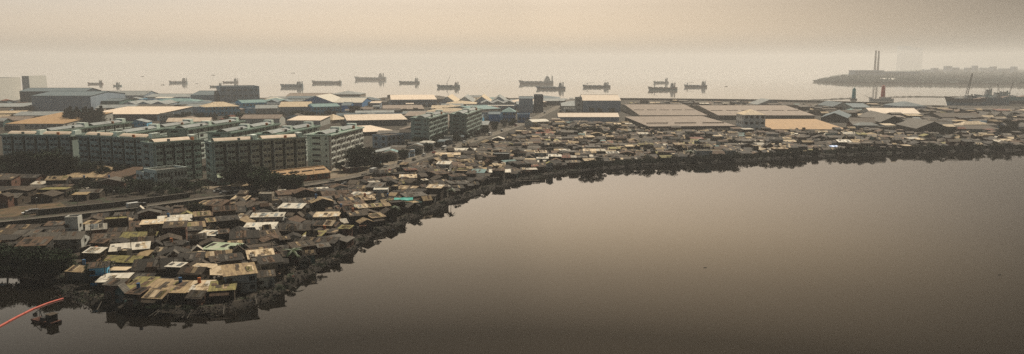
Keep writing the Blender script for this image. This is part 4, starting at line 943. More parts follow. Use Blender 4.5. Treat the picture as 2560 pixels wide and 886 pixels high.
def filler(poly, tries, smin, smax):
    x0, x1 = min(p.x for p in poly), max(p.x for p in poly); y0, y1 = min(p.y for p in poly), max(p.y for p in poly)
    for t in range(tries):
        P = Vector((ri.uniform(x0, x1), ri.uniform(y0, y1)))
        if not inside(P, poly): continue
        s = smax + (smin - smax) * (t / tries) ** .6; L = s * ri.uniform(.9, 1.8); W = s * ri.uniform(.7, 1.1); a = rad(ri.choice([0, 3, -3, 8]))
        u = Vector((math.cos(a), math.sin(a))); v = Vector((-u.y, u.x))
        if foot_hit(rect(P, u, v, L, W, .6)) or not inside(P + u * L + v * W, poly): continue
        foot_add('filler', rect(P, u, v, L, W)); h = min(9, ri.uniform(3.2, 5.5) + s * .06) * min(1, s / 7 + .2); kind = ri.choice(['gu', 'gu', 'shed', 'gv', 'flat', 'hip']); rf = ri.choices(['r_hazegrey', 'r_cream', 'r_slate', 'r_grey', 'r_brown', 'r_palebrown', 'r_teal', 'r_red', 'r_shed', 'r_white'], [9, 3, 6, 7, 4, 5, 2, 1, 3, 2])[0]
        wl = ri.choices(['w_grey', 'w_pale', 'w_bluegrey', 'w_slate', 'w_cream', 'w_teal', 'w_lightblue', 'w_brick'], [6, 5, 7, 5, 3, 2, 1.5, 1])[0]
        o = thing('storage_shed', None, 'shed', (P.x, P.y, ZL), a, 'sheds scattered between the warehouses'); wb, rb = MB(), MB(); n = max(1, int(L / 14)) if kind == 'gv' else 1
        wb.box(0, L, 0, W, -.1, h, wl); roof_parts(wb, rb, L, W, h, kind, {'gu': 2.2, 'gv': 2.4, 'shed': 1.5, 'flat': .7, 'hip': 2.5}[kind] * min(1.4, s / 14), n, wl, rf); wb.build('wall', o); rb.build('roof', o)
        link('door', door_mesh(min(3, L * .25), min(3, h * .7)), o, (L * .3, 0, 0))
        for k in (.62, .85): link('window', win_mesh(1.6, 1.1, 'white'), o, (L * k, 0, h * .45))
        RW_ = {'r_hazegrey': 'hazy grey', 'r_cream': 'cream', 'r_slate': 'slate', 'r_grey': 'grey', 'r_brown': 'brown', 'r_palebrown': 'pale brown', 'r_teal': 'teal', 'r_red': 'red', 'r_shed': 'light tan', 'r_white': 'pale'}[rf]
        RK_ = {'gu': 'gabled', 'gv': 'end-gabled', 'shed': 'sloping', 'flat': 'flat', 'hip': 'hipped'}[kind]
        WW_ = {'w_grey': 'grey', 'w_pale': 'pale', 'w_bluegrey': 'blue-grey', 'w_slate': 'slate', 'w_cream': 'cream', 'w_teal': 'teal', 'w_lightblue': 'blue', 'w_brick': 'brick'}[wl]
        fi.append(dict(obj=o, P=P, look=f"{'long ' if L > 30 else ''}{WW_} shed with {RW_} {RK_} roof"))
def reserve(*q): foot_add('open yard', [G(x, y) for x, y in q])
for q in (((500, 303), (690, 300), (676, 283), (500, 291.5)), ((694, 300), (860, 298), (856, 290.5), (694, 291)), ((744, 276), (910, 276), (908, 269), (744, 268.5)), ((535, 312), (615, 312), (608, 305), (540, 305)), ((545, 270), (660, 268), (655, 263), (548, 263)),
          ((80, 292), (235, 292), (230, 283), (82, 283)), ((210, 312), (440, 312), (436, 304), (210, 304)), ((1290, 294), (1362, 292), (1360, 284), (1292, 284)), ((1215, 318), (1328, 318), (1326, 308), (1218, 308)), ((1430, 290), (1556, 290), (1554, 282), (1436, 282)), ((970, 276), (1096, 276), (1094, 269), (974, 269)), ((860, 326), (1020, 325), (1020, 318), (864, 318)), ((160, 318), (262, 318), (260, 306), (160, 306))): reserve(*q)
filler([G(x, y) for x, y in IZ[0]], 4200, 7, 46); filler([G(x, y) for x, y in IZ[1]], 500, 7, 22); filler([G(x, y) for x, y in ((845, 440), (880, 425), (1010, 374), (1130, 352), (1225, 330), (1300, 306), (1310, 308), (1150, 358), (1010, 405), (930, 428))], 2500, 3.5, 9)
print('fillers', len(fi)); auto_labels(fi, 'ind')
# ------------------------------------------------------------------ ships at anchor
def hull_mesh(L, Bm, D, fc, mats, sheer=.12, poop=.1):
    """lofted hull, bow to the left (-x), waterline at z=0; fc: forecastle rise, poop: stern rise"""
    mb = MB(); n = 22; secs = []
    for i in range(n + 1):
        t = i / n; x = -L / 2 + L * t
        w = Bm / 2 * min(1, (t / .20) ** .55 if t < .2 else 1) * (1 if t < .85 else 1 - (t - .85) * 1.6)
        z = D + (fc * max(0, 1 - t / .12) ** .35 if t < .12 else 0) + sheer * D * (2 * t - 1) ** 2 + (poop * D if t > .84 else 0)
        rake = (D * .55) * max(0, 1 - t / .1) if t < .1 else 0
        wl = w * (.78 if t < .25 else .96)
        secs.append([(x - rake, -w - .02, z), (x - rake * .4, -(w + wl) / 2, z * .45), (x, -wl, 0), (x + (1 if t < .1 else 0), -wl * .8, -1.5), (x + (1 if t < .1 else 0), wl * .8, -1.5), (x, wl, 0), (x - rake * .4, (w + wl) / 2, z * .45), (x - rake, w + .02, z)])
    for a, b in zip(secs, secs[1:]):
        for k in range(7): mb.poly([a[k], b[k], b[k + 1], a[k + 1]], mats[1] if k in (1, 5) and len(mats) > 1 else mats[0])
        mb.poly([a[7], b[7], b[0], a[0]], 'ship_deck')
    mb.poly(secs[0], mats[0]); mb.poly(list(reversed(secs[-1])), mats[0]); return mb
def lattice(mb, p, q, w, m, n=8):
    p, q = Vector(p), Vector(q); d = (q - p).normalized(); a = d.orthogonal().normalized() * w / 2; b = d.cross(a)
    cs = [a + b, a - b, -a - b, -a + b]
    for c in cs: mb.tube(p + c, q + c * .4, w * .09, w * .07, 4, m)
    for i in range(n):
        s0, s1 = 1 - .6 * i / n, 1 - .6 * (i + 1) / n; P0, P1 = p.lerp(q, i / n), p.lerp(q, (i + 1) / n)
        for k in range(4): mb.tube(P0 + cs[k] * s0, P1 + cs[(k + 1) % 4] * s1, w * .05, w * .05, 3, m)
def ship(name, label, cat, x0, x1, y, D, hull=('hull_blue', 'hull_rust'), fc=2.0, house=.82, hh=4, holds=3, crane=None, masts=(.9,), funnel=True, beam=None, group='ships at anchor in the hazy bay', tank=False, zlift=0, flip=False, hw=.13):
    A, Bq = G(x0, y, 0), G(x1, y, 0); L = (Bq - A).length * .96; c = (A + Bq) / 2; Bm = beam or max(4, L * .16)
    t = thing(name, label, cat, (c.x, c.y, zlift), math.pi + .06 if flip else rr.uniform(-.08, .08), group)
    D *= .82
    hull_mesh(L, Bm, D, fc, hull).build('hull', t)
    X = lambda f: -L / 2 + L * f
    if hh:
        b = MB(); w = Bm * .8; dx = L * hw; x = X(house); z = D * 1.05; 
        for k in range(hh):
            s = 1 - .11 * k; b.box(x - dx / 2 * s, x + dx / 2 * s, -w / 2 * s, w / 2 * s, z + k * 2.6, z + k * 2.6 + 2.5, 'ship_white'); b.box(x - dx / 2 * s - .5, x + dx / 2 * s + .5, -w / 2 * s - .6, w / 2 * s + .6, z + k * 2.6 + 2.5, z + k * 2.6 + 2.62, 'ship_white')
        hz = z + hh * 2.6; dh = b.build('deckhouse', t)
        b = MB()
        b.box(x - dx / 2 * s - .05, x - dx / 2 * s, -w / 2 * s + .4, w / 2 * s - .4, hz - 1.7, hz - .7, 'glass'); b.box(x - dx / 2 * s + .2, x + dx / 2 * s * .4, -w / 2 * s - .05, -w / 2 * s, hz - 1.7, hz - .7, 'glass'); b.build('bridge_window', dh)
        b = MB(); 
        for k in range(hh - 1):
            for j in range(5): b.box(x - dx * .4 + dx * .16 * j, x - dx * .4 + dx * .16 * j + .7, -w / 2 * (1 - .11 * k) - .04, -w / 2 * (1 - .11 * k), z + k * 2.6 + 1, z + k * 2.6 + 1.7, 'glass')
        if hh > 1: b.build('porthole_row', dh)
        if funnel: b = MB(); b.cyl(x + dx * .72, 0, z, hz + 1.5, L * .016 + .4, L * .013 + .4, 12, hull[0]); b.cyl(x + dx * .72, 0, hz + .4, hz + 1.0, L * .016 + .42, L * .016 + .42, 12, 'hull_rust'); b.build('funnel', t)
        b = MB(); b.tube((x, 0, hz), (x, 0, hz + L * .07 + 2), .25, .12, 6, 'steel'); b.tube((x - 0, -2, hz + L * .04 + 1), (x, 2, hz + L * .04 + 1), .1, .1, 5, 'steel'); b.build('mast', t)
    for f in masts:
        b = MB(); b.tube((X(f), 0, D * .8), (X(f), 0, D + L * .09 + 2), .28, .12, 6, 'steel'); b.tube((X(f), -1.6, D + L * .06 + 1), (X(f), 1.6, D + L * .06 + 1), .1, .1, 4, 'steel'); b.build('mast', t)
    for k in range(holds):
        f = .16 + (.52) * (k + .5) / holds; w = L * .52 / holds * .38; b = MB()
        if tank: b.tube((X(f) - w, 0, D + .9), (X(f) + w, 0, D + .9), .35, .35, 6, 'steel'); b.box(X(f) - .5, X(f) + .5, -Bm * .3, Bm * .3, D - .2, D + 1.5, 'steel')
        else: b.box(X(f) - w, X(f) + w, -Bm * .32, Bm * .32, D - .5, D + 1.3, 'hull_grey')
        b.build('deck_pipe' if tank else 'hatch_cover', t)
    if crane:
        for f, ax, az in crane:
            b = MB(); b.cyl(X(f), 0, D - .3, D + 4.5, .9, .7, 8, 'hull_grey'); b.box(X(f) - 1.3, X(f) + 1.3, -1.2, 1.2, D + 4.5, D + 6.5, 'hull_grey'); p = (X(f), 0, D + 6); q = (X(f) + ax * L, 0, D + 6 + az * L); lattice(b, p, q, 1.2, 'steel', 7); b.build('crane', t)
    b = MB()                                     # rails round the bow
    b.box(X(.0), X(.09), -.05, .05, D + fc + .9, D + fc + 1.0, 'steel'); b.build('bow_rail', t)
    return t
SHIPS = [
 ('small barge-like coaster with raised bow mast, leftmost ship in the bay', 'coaster', 219, 259, 211, 4, dict(hull=('hull_rust',), hh=3, holds=2, masts=(.06,), fc=2.5)),
 ('small tug alone right of the leftmost coaster', 'tug', 283, 305, 216, 3.2, dict(hull=('hull_teal',), hh=3, holds=0, house=.5, hw=.34, masts=(), fc=1.6)),
 ('grey tanker with busy deck piping above the hazy warehouses', 'tanker', 423, 469, 208, 6, dict(hull=('hull_grey',), hh=4, holds=4, tank=True, masts=(.3, .12), fc=2.5, hw=.2)),
 ('low ship half hidden behind the tall grey building', 'coaster', 524, 557, 218, 3, dict(hull=('hull_teal',), hh=3, holds=2, masts=(), fc=2)),
 ('long flat ship with small stern house, above the tall grey building', 'coaster', 557, 596, 207, 3.5, dict(hull=('hull_rust',), hh=4, holds=2, masts=(), hw=.2)),
 ('blue-hulled high-sided coaster in the bay', 'coaster', 702, 759, 218.5, 8.5, dict(hull=('hull_blue',), hh=3, holds=3, masts=(.1,), fc=1, hw=.2)),
 ('long flat unmanned barge with a thin mast', 'barge', 780, 855, 209, 8, dict(hull=('hull_grey', 'hull_rust'), hh=1, holds=4, house=.95, hw=.04, masts=(.7,), fc=2.5, funnel=False)),
 ('largest tanker in the bay with a tall stern tower, highest in the haze', 'tanker', 887, 967, 200, 11, dict(hull=('hull_grey', 'hull_rust'), hh=6, holds=5, tank=True, masts=(.05, .35), fc=3, hw=.13)),
 ('green-grey coaster with white stern house between tanker and crane ship', 'coaster', 998, 1050, 208.5, 6.5, dict(hull=('hull_teal', 'hull_rust'), hh=4, holds=3, masts=(.08,))),
 ('coaster with a raised slanting deck crane', 'coaster', 1093, 1151, 219.5, 7, dict(hull=('hull_blue', 'hull_teal'), hh=3, holds=3, masts=(.05, .93), crane=((.42, .16, .36),))),
 ('large cargo ship with tall stern tower, overlapped by a nearer ship', 'cargo ship', 1298, 1385, 210.5, 9.5, dict(hull=('hull_grey', 'hull_rust'), hh=6, holds=4, masts=(.04, .62), fc=3, hw=.2)),
 ('dark blue ship with low deck in front of the large cargo ship', 'cargo ship', 1341, 1415, 223.5, 6.5, dict(hull=('hull_blue', 'hull_rust'), hh=4, holds=4, masts=(.93, .1))),
 ('dark ship with a low crane boom, midway between the pair groups', 'cargo ship', 1457, 1527, 219, 6, dict(hull=('hull_blue', 'hull_black'), hh=3, holds=3, masts=(.06, .9), crane=((.14, .28, .03),))),
 ('small hazy ship behind the rusty one', 'coaster', 1634, 1672, 208, 5, dict(hull=('hull_grey',), hh=4, holds=2, masts=(.1,))),
 ('rusty dark cargo ship with boxes on deck and tall white mast', 'cargo ship', 1621, 1694, 225.5, 7, dict(hull=('hull_rust', 'hull_teal'), hh=4, holds=3, masts=(.1, .93), crane=((.2, .12, .04),))),
 ('rightmost anchored ship with a low boom over its foredeck', 'cargo ship', 1711, 1768, 218.5, 6, dict(hull=('hull_blue', 'hull_rust'), hh=4, holds=3, masts=(.08,), crane=((.12, .3, .03),))),
]
for lb, cat, x0, x1, y, D, kw in SHIPS: ship({'tanker': 'tanker_ship', 'coaster': 'coaster_ship', 'barge': 'barge', 'tug': 'tug_boat', 'cargo ship': 'cargo_ship'}[cat], lb, cat, x0, x1, y, D, **kw)
def boat(label, x0, x1, y, m='hull_rust', mast=0, name='fishing_boat', house=True):
    A, Bq = G(x0, y, 0), G(x1, y, 0); L = (Bq - A).length; c = (A + Bq) / 2; t = thing(name, label, 'boat', (c.x, c.y, 0), rr.uniform(-.3, .3))
    hull_mesh(L, L * .24, L * .09, L * .06, (m,)).build('hull', t)
    if house: b = MB(); b.box(L * .12, L * .3, -L * .07, L * .07, L * .08, L * .2, 'ship_white'); b.box(L * .10, L * .32, -L * .08, L * .08, L * .2, L * .22, 'hull_grey'); b.build('cabin', t)
    if mast: b = MB(); b.tube((-L * .1, 0, 0), (-L * .1, 0, L * mast), L * .012, L * .006, 5, 'steel'); b.build('mast', t)
for lb, x0, x1, y in (('tiny boat left of the grey tanker', 403, 411, 213), ('tiny boat between tanker and flat ship', 489, 495, 209.5), ('tiny boat just below the long flat ship', 585, 596, 216), ('tiny distant boat above the blue coaster', 728, 737, 183.5),
                      ('small launch beneath the rusty cargo ship', 1622, 1634, 232), ('tiny lone boat right of the anchored ships', 1812, 1819, 217), ('faint far boat above the grey tanker', 352, 360, 192), ('faint far boat at upper left over the long flat ship', 528, 537, 188.5)):
    boat(lb, x0, x1, y)
# moored fleet at the right quay
FL = [('big moored fishing ship with dark blue hull, nearest the open basin', 2366, 2462, 264, 12, dict(hull=('hull_black', 'hull_blue'), hh=2, masts=(.35, .55), holds=2, fc=3, house=.55)),
      ('long dark moored ship whose hull curves in the middle of the fleet', 2425, 2520, 262.5, 13, dict(hull=('hull_blue',), hh=3, masts=(.25, .6), holds=2, fc=3, house=.7, crane=((.45, .05, .22),))),
      ('moored ship with two cranes at the right end of the fleet', 2470, 2572, 259.5, 13, dict(hull=('hull_teal', 'hull_black'), hh=3, masts=(.1, .7), holds=2, house=.35, crane=((.25, -.07, .24), (.5, .09, .3)))),
      ('grey moored ship mostly hidden behind the others', 2440, 2530, 256, 12, dict(hull=('hull_grey',), hh=4, masts=(.15, .5, .85), holds=2, house=.3)),
      ('small white-housed ship moored at the far right', 2530, 2590, 254, 9, dict(hull=('hull_grey',), hh=4, masts=(.4,), holds=1, house=.6))]
for lb, x0, x1, y, D, kw in FL: ship('moored_ship', lb, 'ship', x0, x1, y, D, group='ships moored at the quay', beam=11, **kw)
# the tall lattice mast crane on a pontoon behind the fleet
P = G(2421, 253, 0); t = thing('floating_crane', 'tall lattice crane rising over the moored fleet', 'crane', (P.x, P.y, 0)); b = MB(); b.box(-12, 12, -7, 7, -1, 3, 'hull_rust'); b.build('pontoon', t)
b = MB(); b.box(-3, 3, -3, 3, 3, 9, 'hull_grey'); b.build('cab', t); b = MB(); lattice(b, (-4, 0, 8), (3, 0, 47), 3.2, 'steel', 12); b.build('boom', t); b = MB(); b.tube((3, 0, 47), (-8, 0, 9), .12, .12, 4, 'steel'); b.build('cable', t)
# sailing schooner below the red lighthouse
A, Bq = G(2174, 252, 0), G(2232, 252, 0); L = (Bq - A).length; c = (A + Bq) / 2; t = thing('schooner', 'white wooden schooner with long bowsprit and a single mast', 'schooner', (c.x, c.y, 0), -.05)
hull_mesh(L, 8, 3.2, 2.6, ('hull_white',)).build('hull', t); b = MB(); b.tube((-L * .46, 0, 4.5), (-L * .72, 0, 9), .4, .2, 6, 'bark'); b.build('bowsprit', t)
b = MB(); b.tube((-L * .25, 0, 2), (-L * .25, 0, 21), .4, .18, 7, 'bark'); b.tube((-L * .25, 0, 20), (-L * .68, 0, 8), .07, .07, 4, 'metal_dark'); b.tube((-L * .25, 0, 20), (L * .2, 0, 4), .07, .07, 4, 'metal_dark'); b.build('mast', t)
b = MB(); b.box(L * .02, L * .4, -2.5, 2.5, 3, 5.6, 'ship_white'); b.box(L * .0, L * .42, -2.9, 2.9, 5.6, 5.85, 'hull_rust'); b.build('deckhouse', t)
# lighthouses
def lighthouse(label, px, yb, yt, m):
    P = G(px, yb, 0); h = ZT(P, yt); r = h * .15; t = thing('lighthouse', label, 'lighthouse', (P.x, P.y, 0))
    b = MB(); b.cyl(0, 0, -1, 2.2, r * 1.9, r * 1.7, 16, 'concrete'); b.build('base', t)
    b = MB(); b.cyl(0, 0, 2.2, h * .84, r * 1.05, r * .82, 16, m); b.cyl(0, 0, h * .84, h * .87, r * 1.15, r * 1.15, 16, m)
    for k in range(3): b.cyl(0, 0, h * (.25 + .2 * k), h * (.25 + .2 * k) + .4, r * 1.12, r * 1.12, 16, m)
    b.build('tower', t); b = MB(); b.cyl(0, 0, h * .87, h * .94, r * .5, r * .5, 12, 'glass'); b.build('lantern', t); b = MB(); b.cyl(0, 0, h * .94, h, r * .65, r * .1, 12, m); b.build('lantern_roof', t)
    for k in range(3): b = MB(); b.box(-.5, .5, -r * 1.08, -r * .8, h * (.15 + .22 * k), h * (.15 + .22 * k) + 1.6, 'glass'); b.build('window', t)
lighthouse('teal round lighthouse on the breakwater', 2134, 250, 219, 'light_teal')
lighthouse('red round lighthouse beside the schooner', 2207, 246, 213, 'light_red')
# breakwaters: low rock lines
def rockline(label, pts, w, h, seed):
    rg2 = random.Random(seed); P = subdivide([G(x, y, 0) for x, y in pts], 7, .8, rg2); mb = MB()
    A = inward(P, w, 1); Bp = inward(P, -w, 1); hs = [h * rg2.uniform(.5, 1.3) for _ in P]
    for i in range(len(P) - 1):
        j = i + 1
        mb.poly([(A[i].x, A[i].y, -.9), (P[i].x, P[i].y, hs[i]), (P[j].x, P[j].y, hs[j]), (A[j].x, A[j].y, -.9)], 'concrete_dark'); mb.poly([(P[i].x, P[i].y, hs[i]), (Bp[i].x, Bp[i].y, -.9), (Bp[j].x, Bp[j].y, -.9), (P[j].x, P[j].y, hs[j])], 'concrete_dark')
    tag(mb.build('breakwater'), label, 'breakwater')
rockline('dark rock breakwater running left from the teal lighthouse', [(1990, 253), (2050, 250.5), (2090, 248.5), (2128, 246.5)], 4, 1.6, 1)
rockline('long thin rock breakwater stretching right from the red lighthouse', [(2225, 243.5), (2300, 242.5), (2360, 243.5), (2450, 242.5), (2600, 242.5), (2800, 242)], 4, 1.5, 2)
# ------------------------------------------------------------------ the far peninsula
PN = [(2034, 205), (2060, 206.5), (2110, 208), (2180, 209), (2300, 210), (2420, 211), (2560, 212), (2760, 213), (3300, 214)]
PB = [(3300, 168), (2700, 168), (2500, 170), (2300, 174), (2150, 183), (2090, 190), (2050, 198)]
pf = [G(x, y, 0) for x, y in PN]; pb = [G(x, y, 0) for x, y in PB]
ring = subdivide(pf, 60, 6, R) + subdivide(pb, 200, 10, R)
cen = sum(ring, Vector((0, 0))) / len(ring)
ob = link('terrain', flat_mesh('terrain', ring, 3.0, 'land_hazed')); tag(ob, kind='structure')
mb = MB()
for i in range(len(ring)):
    a, b_ = ring[i], ring[(i + 1) % len(ring)]; mb.poly([(a.x, a.y, 3.0), (a.x, a.y, -.9), (b_.x, b_.y, -.9), (b_.x, b_.y, 3.0)], 'land_hazed')
tag(mb.build('shore_terrain'), kind='structure')
# a distant wood that reads as one mass
rw = random.Random(8); mb = MB(); x0, x1 = min(p.x for p in ring), max(p.x for p in ring)
cnt = 0
while cnt < 3800:
    f = rw.random() ** 1.8; px = rw.uniform(2036, 2640); py = 205 + (px - 2034) * .0125 - f * (17 + min(1, (px - 2200) / 250) * 20 if px > 2200 else 2 + (px - 2034) * .09); P = G(px, py, 3)
    if not inside(P, ring): continue
    cnt += 1; r = rw.uniform(5, 10) * (1 + f); tp = min(1, .25 + (px - 2034) / 110); h = rw.uniform(5, 11) * (1 + 1.3 * f * rw.random()) * tp; r *= tp
    for k in range(5):
        c = Vector((P.x + rw.uniform(-r, r), P.y + rw.uniform(-r, r), 3 + h * rw.uniform(.35, .75)))
        mb.cyl(c.x, c.y, c.z - h * .4, c.z + h * rw.uniform(.1, .3), r * .7, r * .2, 5, 'leaf_hazed')
tag(mb.build('far_wood'), 'hazy belt of trees covering the far peninsula', 'wood', kind='stuff')
def farb(name, label, cat, x0, x1, yb, yt, dep, m, roof='flat', hr=1, z0=3.0, rm='r_slate', st=0, nw=0):
    P0, P1 = G(x0, yb, z0), G(x1, yb, z0); L = (P1 - P0).length; h = ZT(P0, yt) - z0; t = thing(name, label, cat, (P0.x, P0.y, z0)); wb, rb = MB(), MB()
    wb.box(0, L, 0, dep, -2, h, m); roof_parts(wb, rb, L, dep, h, roof, hr, 1, m, rm); wb.build('wall', t); rb.build('roof', t)
    for s in range(st):
        for i in range(nw): link('window', win_mesh(L / nw * .5, h / st * .4, None), t, ((i + .5) * L / nw, 0, (s + .35) * h / st))
    return t
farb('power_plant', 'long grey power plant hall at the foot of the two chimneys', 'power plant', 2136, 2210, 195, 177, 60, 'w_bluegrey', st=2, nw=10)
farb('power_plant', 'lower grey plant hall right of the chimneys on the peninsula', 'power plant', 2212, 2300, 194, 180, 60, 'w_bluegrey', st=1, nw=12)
farb('storage_hall', 'pale flat hall on the far shore below the chimneys', 'hall', 2128, 2188, 203, 196.5, 40, 'w_pale')
farb('arched_hall', 'white arched-roof hall on the far shore', 'hall', 2206, 2246, 204, 201, 40, 'w_pale', 'arch', 6, rm='r_white')
farb('storage_hall', 'long low pale building at the right of the far shore', 'hall', 2385, 2440, 200, 193, 40, 'w_cream', rm='r_red')
farb('storage_hall', 'low reddish building at the right edge of the far shore', 'hall', 2460, 2540, 202, 197, 40, 'w_brick', rm='r_red')
for i, (x0, x1, yb, yt, lb) in enumerate(((2312, 2326, 186, 176, 'faint small block right of the plant hall on the peninsula'), (2334, 2346, 184, 171, 'faint narrow block left of the skyline rise'), (2366, 2380, 183, 166, 'faint tallest small block on the peninsula skyline'), (2381, 2398, 184, 170, 'faint block joined right of the tallest small block'), (2418, 2428, 184, 170, 'faint narrow block right of the skyline rise'),
  (2437, 2444, 184, 165, 'faint slender tower block above the right skyline'), (2456, 2474, 183, 171, 'faint wide block near the right of the skyline'), (2482, 2491, 184, 167, 'faint slender block near the right edge of the skyline'), (2505, 2526, 184, 172, 'faint low block at the right edge of the skyline'), (2534, 2543, 184, 168, 'faint last slender block at the right edge'))):
    farb('far_block', lb, 'building', x0, x1, yb, yt, 40, 'w_bluegrey', 'gu' if i % 3 == 0 else 'flat', 4 if i % 3 == 0 else 1, st=3, nw=3)
for x0, x1, yt, lb in ((2250, 2275, 116, 'left one of two ghostly high towers fading into the haze'), (2279, 2304, 120, 'right one of two ghostly high towers fading into the haze')):
    farb('high_rise', lb, 'high-rise', x0, x1, 170.2, yt, 120, 'w_bluegrey', st=14, nw=4)
for x, yt, lb in ((2186, 126.5, 'left one of the twin tall banded chimneys of the power plant'), (2193.5, 127.5, 'right one of the twin tall banded chimneys of the power plant')):
    P = G(x, 191, 3); h = ZT(P, yt) - 3; t = thing('chimney', lb, 'chimney', (P.x, P.y, 3)); n = 9
    b = MB(); b.cyl(0, 0, -2, h, 5.4, 3.8, 16, 'w_grey'); b.build('shaft', t)
    for k in range(0, n, 2):
        z0_, z1_ = h * k / n + h * .04, h * (k + 1) / n; r0 = 5.4 - 1.6 * z0_ / h + .12; r1 = 5.4 - 1.6 * z1_ / h + .12; b = MB(); b.cyl(0, 0, z0_, z1_, r0, r1, 16, 'rust_red', False); b.build('band', t)
# ------------------------------------------------------------------ red floating boom and the dredging barge
bp = [G(x, y, 0) for x, y in ((-40, 838), (0, 817), (40, 795), (80, 775), (118, 760), (157, 748))]
bp = subdivide(bp, 3.1, 0, R); t = thing('floating_boom', 'bright red floating boom curving across the inlet to the bank', 'boom')
fm = MB(); fm.tube((-.10, 0, .08), (3.12, 0, .08), .27, .27, 12, 'boom_red'); fm = fm.mesh('float')
for a, b_ in zip(bp, bp[1:]):
    d = b_ - a; o = link('float', fm, t, (a.x, a.y, 0), math.atan2(d.y, d.x)); o.scale = (d.length / 3.06, 1, 1)
P = G(116, 806, 0); t = thing('dredging_barge', 'small rust-brown work barge with a digger arm, floating below the red boom', 'barge', (P.x, P.y, 0), -.42)
b = MB(); b.hexa([(-3.4, -1.1, -.2), (3.2, -1.1, -.2), (3.2, 1.1, -.2), (-3.4, 1.1, -.2)], [(-4, -1.3, .6), (3.6, -1.3, .6), (3.6, 1.3, .6), (-4, 1.3, .6)], 'rust_dark'); b.build('hull', t)
b = MB(); b.box(1.3, 3.0, -.9, .9, .6, 2.3, 'w_dark'); b.box(1.1, 3.2, -1.1, 1.1, 2.3, 2.4, 'w_wood'); b.build('cabin', t); b = MB(); b.box(1.26, 1.3, -.7, .7, 1.3, 2.0, 'glass'); b.build('window', t)
b = MB(); b.box(-1.2, .8, -.8, .8, .6, 1.3, 'metal_dark'); b.cyl(.3, 0, 1.3, 1.8, .3, .25, 8, 'metal_dark'); b.build('engine_block', t)
b = MB(); b.tube((-1.6, .3, .6), (-2.6, .3, 2.7), .12, .1, 6, 'metal_dark'); b.tube((-2.6, .3, 2.7), (-4.4, .3, 1.7), .1, .08, 6, 'metal_dark'); b.tube((-1.6, -.4, .6), (-2.3, 0, 2.4), .06, .06, 5, 'metal_dark'); b.build('digger_arm', t)
b = MB(); b.hexa([(-4.8, 0, .9), (-4.1, 0, .7), (-4.1, .7, .7), (-4.8, .7, .9)], [(-4.7, -.1, 1.6), (-4.2, -.1, 1.7), (-4.2, .8, 1.7), (-4.7, .8, 1.6)], 'metal_dark'); b.build('bucket', t)
for x in (-3, -1, 1): b = MB(); b.tube((x, -1.2, .6), (x, -1.2, 1.5), .03, .03, 4, 'rust_red'); b.build('rail_post', t)
b = MB(); b.cyl(3.0, 1.5, -.35, .5, .3, .3, 8, 'tyre'); b.build('fender', t)
for x, y, lb in ((1763, 670, 'tiny dark piece of driftwood floating in the middle of the pond'), (2499, 688, 'tiny dark piece of driftwood floating at the right of the pond')):
    P = G(x, y, 0); b = MB(); b.tube((-.5, 0, .02), (.5, .1, .06), .12, .07, 6, 'metal_dark'); o = b.build('driftwood'); o.location = (P.x, P.y, 0); tag(o, lb, 'driftwood')
# planks and poles leaning on the tip of the bank
for k, (x, y) in enumerate(((392, 778), (402, 776), (455, 783), (466, 781), (476, 782), (250, 762), (560, 772), (640, 748))):
    P = G(x, y); b = MB(); b.hexa([(-.1, -2.2, -.8), (.1, -2.2, -.8), (.1, 1.6, .5), (-.1, 1.6, .5)], [(-.1, -2.2, -.7), (.1, -2.2, -.7), (.1, 1.6, .6), (-.1, 1.6, .6)], 'r_grey'); o = b.build('plank'); o.location = (P.x, P.y, ZL); o.rotation_euler = (0, 0, -.5 + .13 * k); tag(o, 'weathered plank lying on the dark bank below the waterside shacks', 'plank', 'planks on the bank')
# jetty at the bend of the bank
P = G(1316, 456, 0); t = thing('jetty', 'thin wooden jetty standing in the pond at the bend of the bank', 'jetty', (P.x, P.y, 0), .12)
b = MB(); b.box(-9, 7, -.6, .6, .75, .9, 'w_wood'); b.build('deck', t)
for x in range(-8, 8, 3):
    for y in (-.5, .5): b = MB(); b.tube((x, y, -.9), (x, y, 1.1), .09, .08, 5, 'w_wood'); b.build('pile', t)
boat('small dark boat tied at the end of the jetty', 1322, 1336, 456, 'hull_black', house=False)
boat('small boat in the dark inlet at the left edge', -6, 14, 712, 'hull_grey', house=False, name='rowing_boat')
# tarps
def tarp(label, px, py, L, W, h, m, z=.4):
    P = G(px, py); t = thing('tarpaulin', label, 'tarp', (P.x, P.y, ZL), .1); b = MB()
    for i in range(4): b.slab([(i * L / 4, 0, h - (.2 if i % 2 else 0)), ((i + 1) * L / 4, 0, h - (0 if i % 2 else .2)), ((i + 1) * L / 4, W, h + z - (0 if i % 2 else .1)), (i * L / 4, W, h + z - (.1 if i % 2 else 0))], .04, m)
    b.build('sheet', t)
    for x in (0.1, L - .1):
        for y in (.1, W - .1): b = MB(); b.tube((x, y, -.2), (x, y, h + .1), .05, .05, 4, 'w_wood'); b.build('pole', t)
tarp('bright blue tarp on the dark far bank', 2076, 379, 6, 3, 3.2, 'tarp_blue', .8); tarp('turquoise tarp roof beside the palm on the slope', 985, 522, 8, 4, 3.6, 'tarp_turq'); tarp('blue tarp at the foot of the shacks above the pond', 868, 571, 5, 3, 2.4, 'tarp_blue')
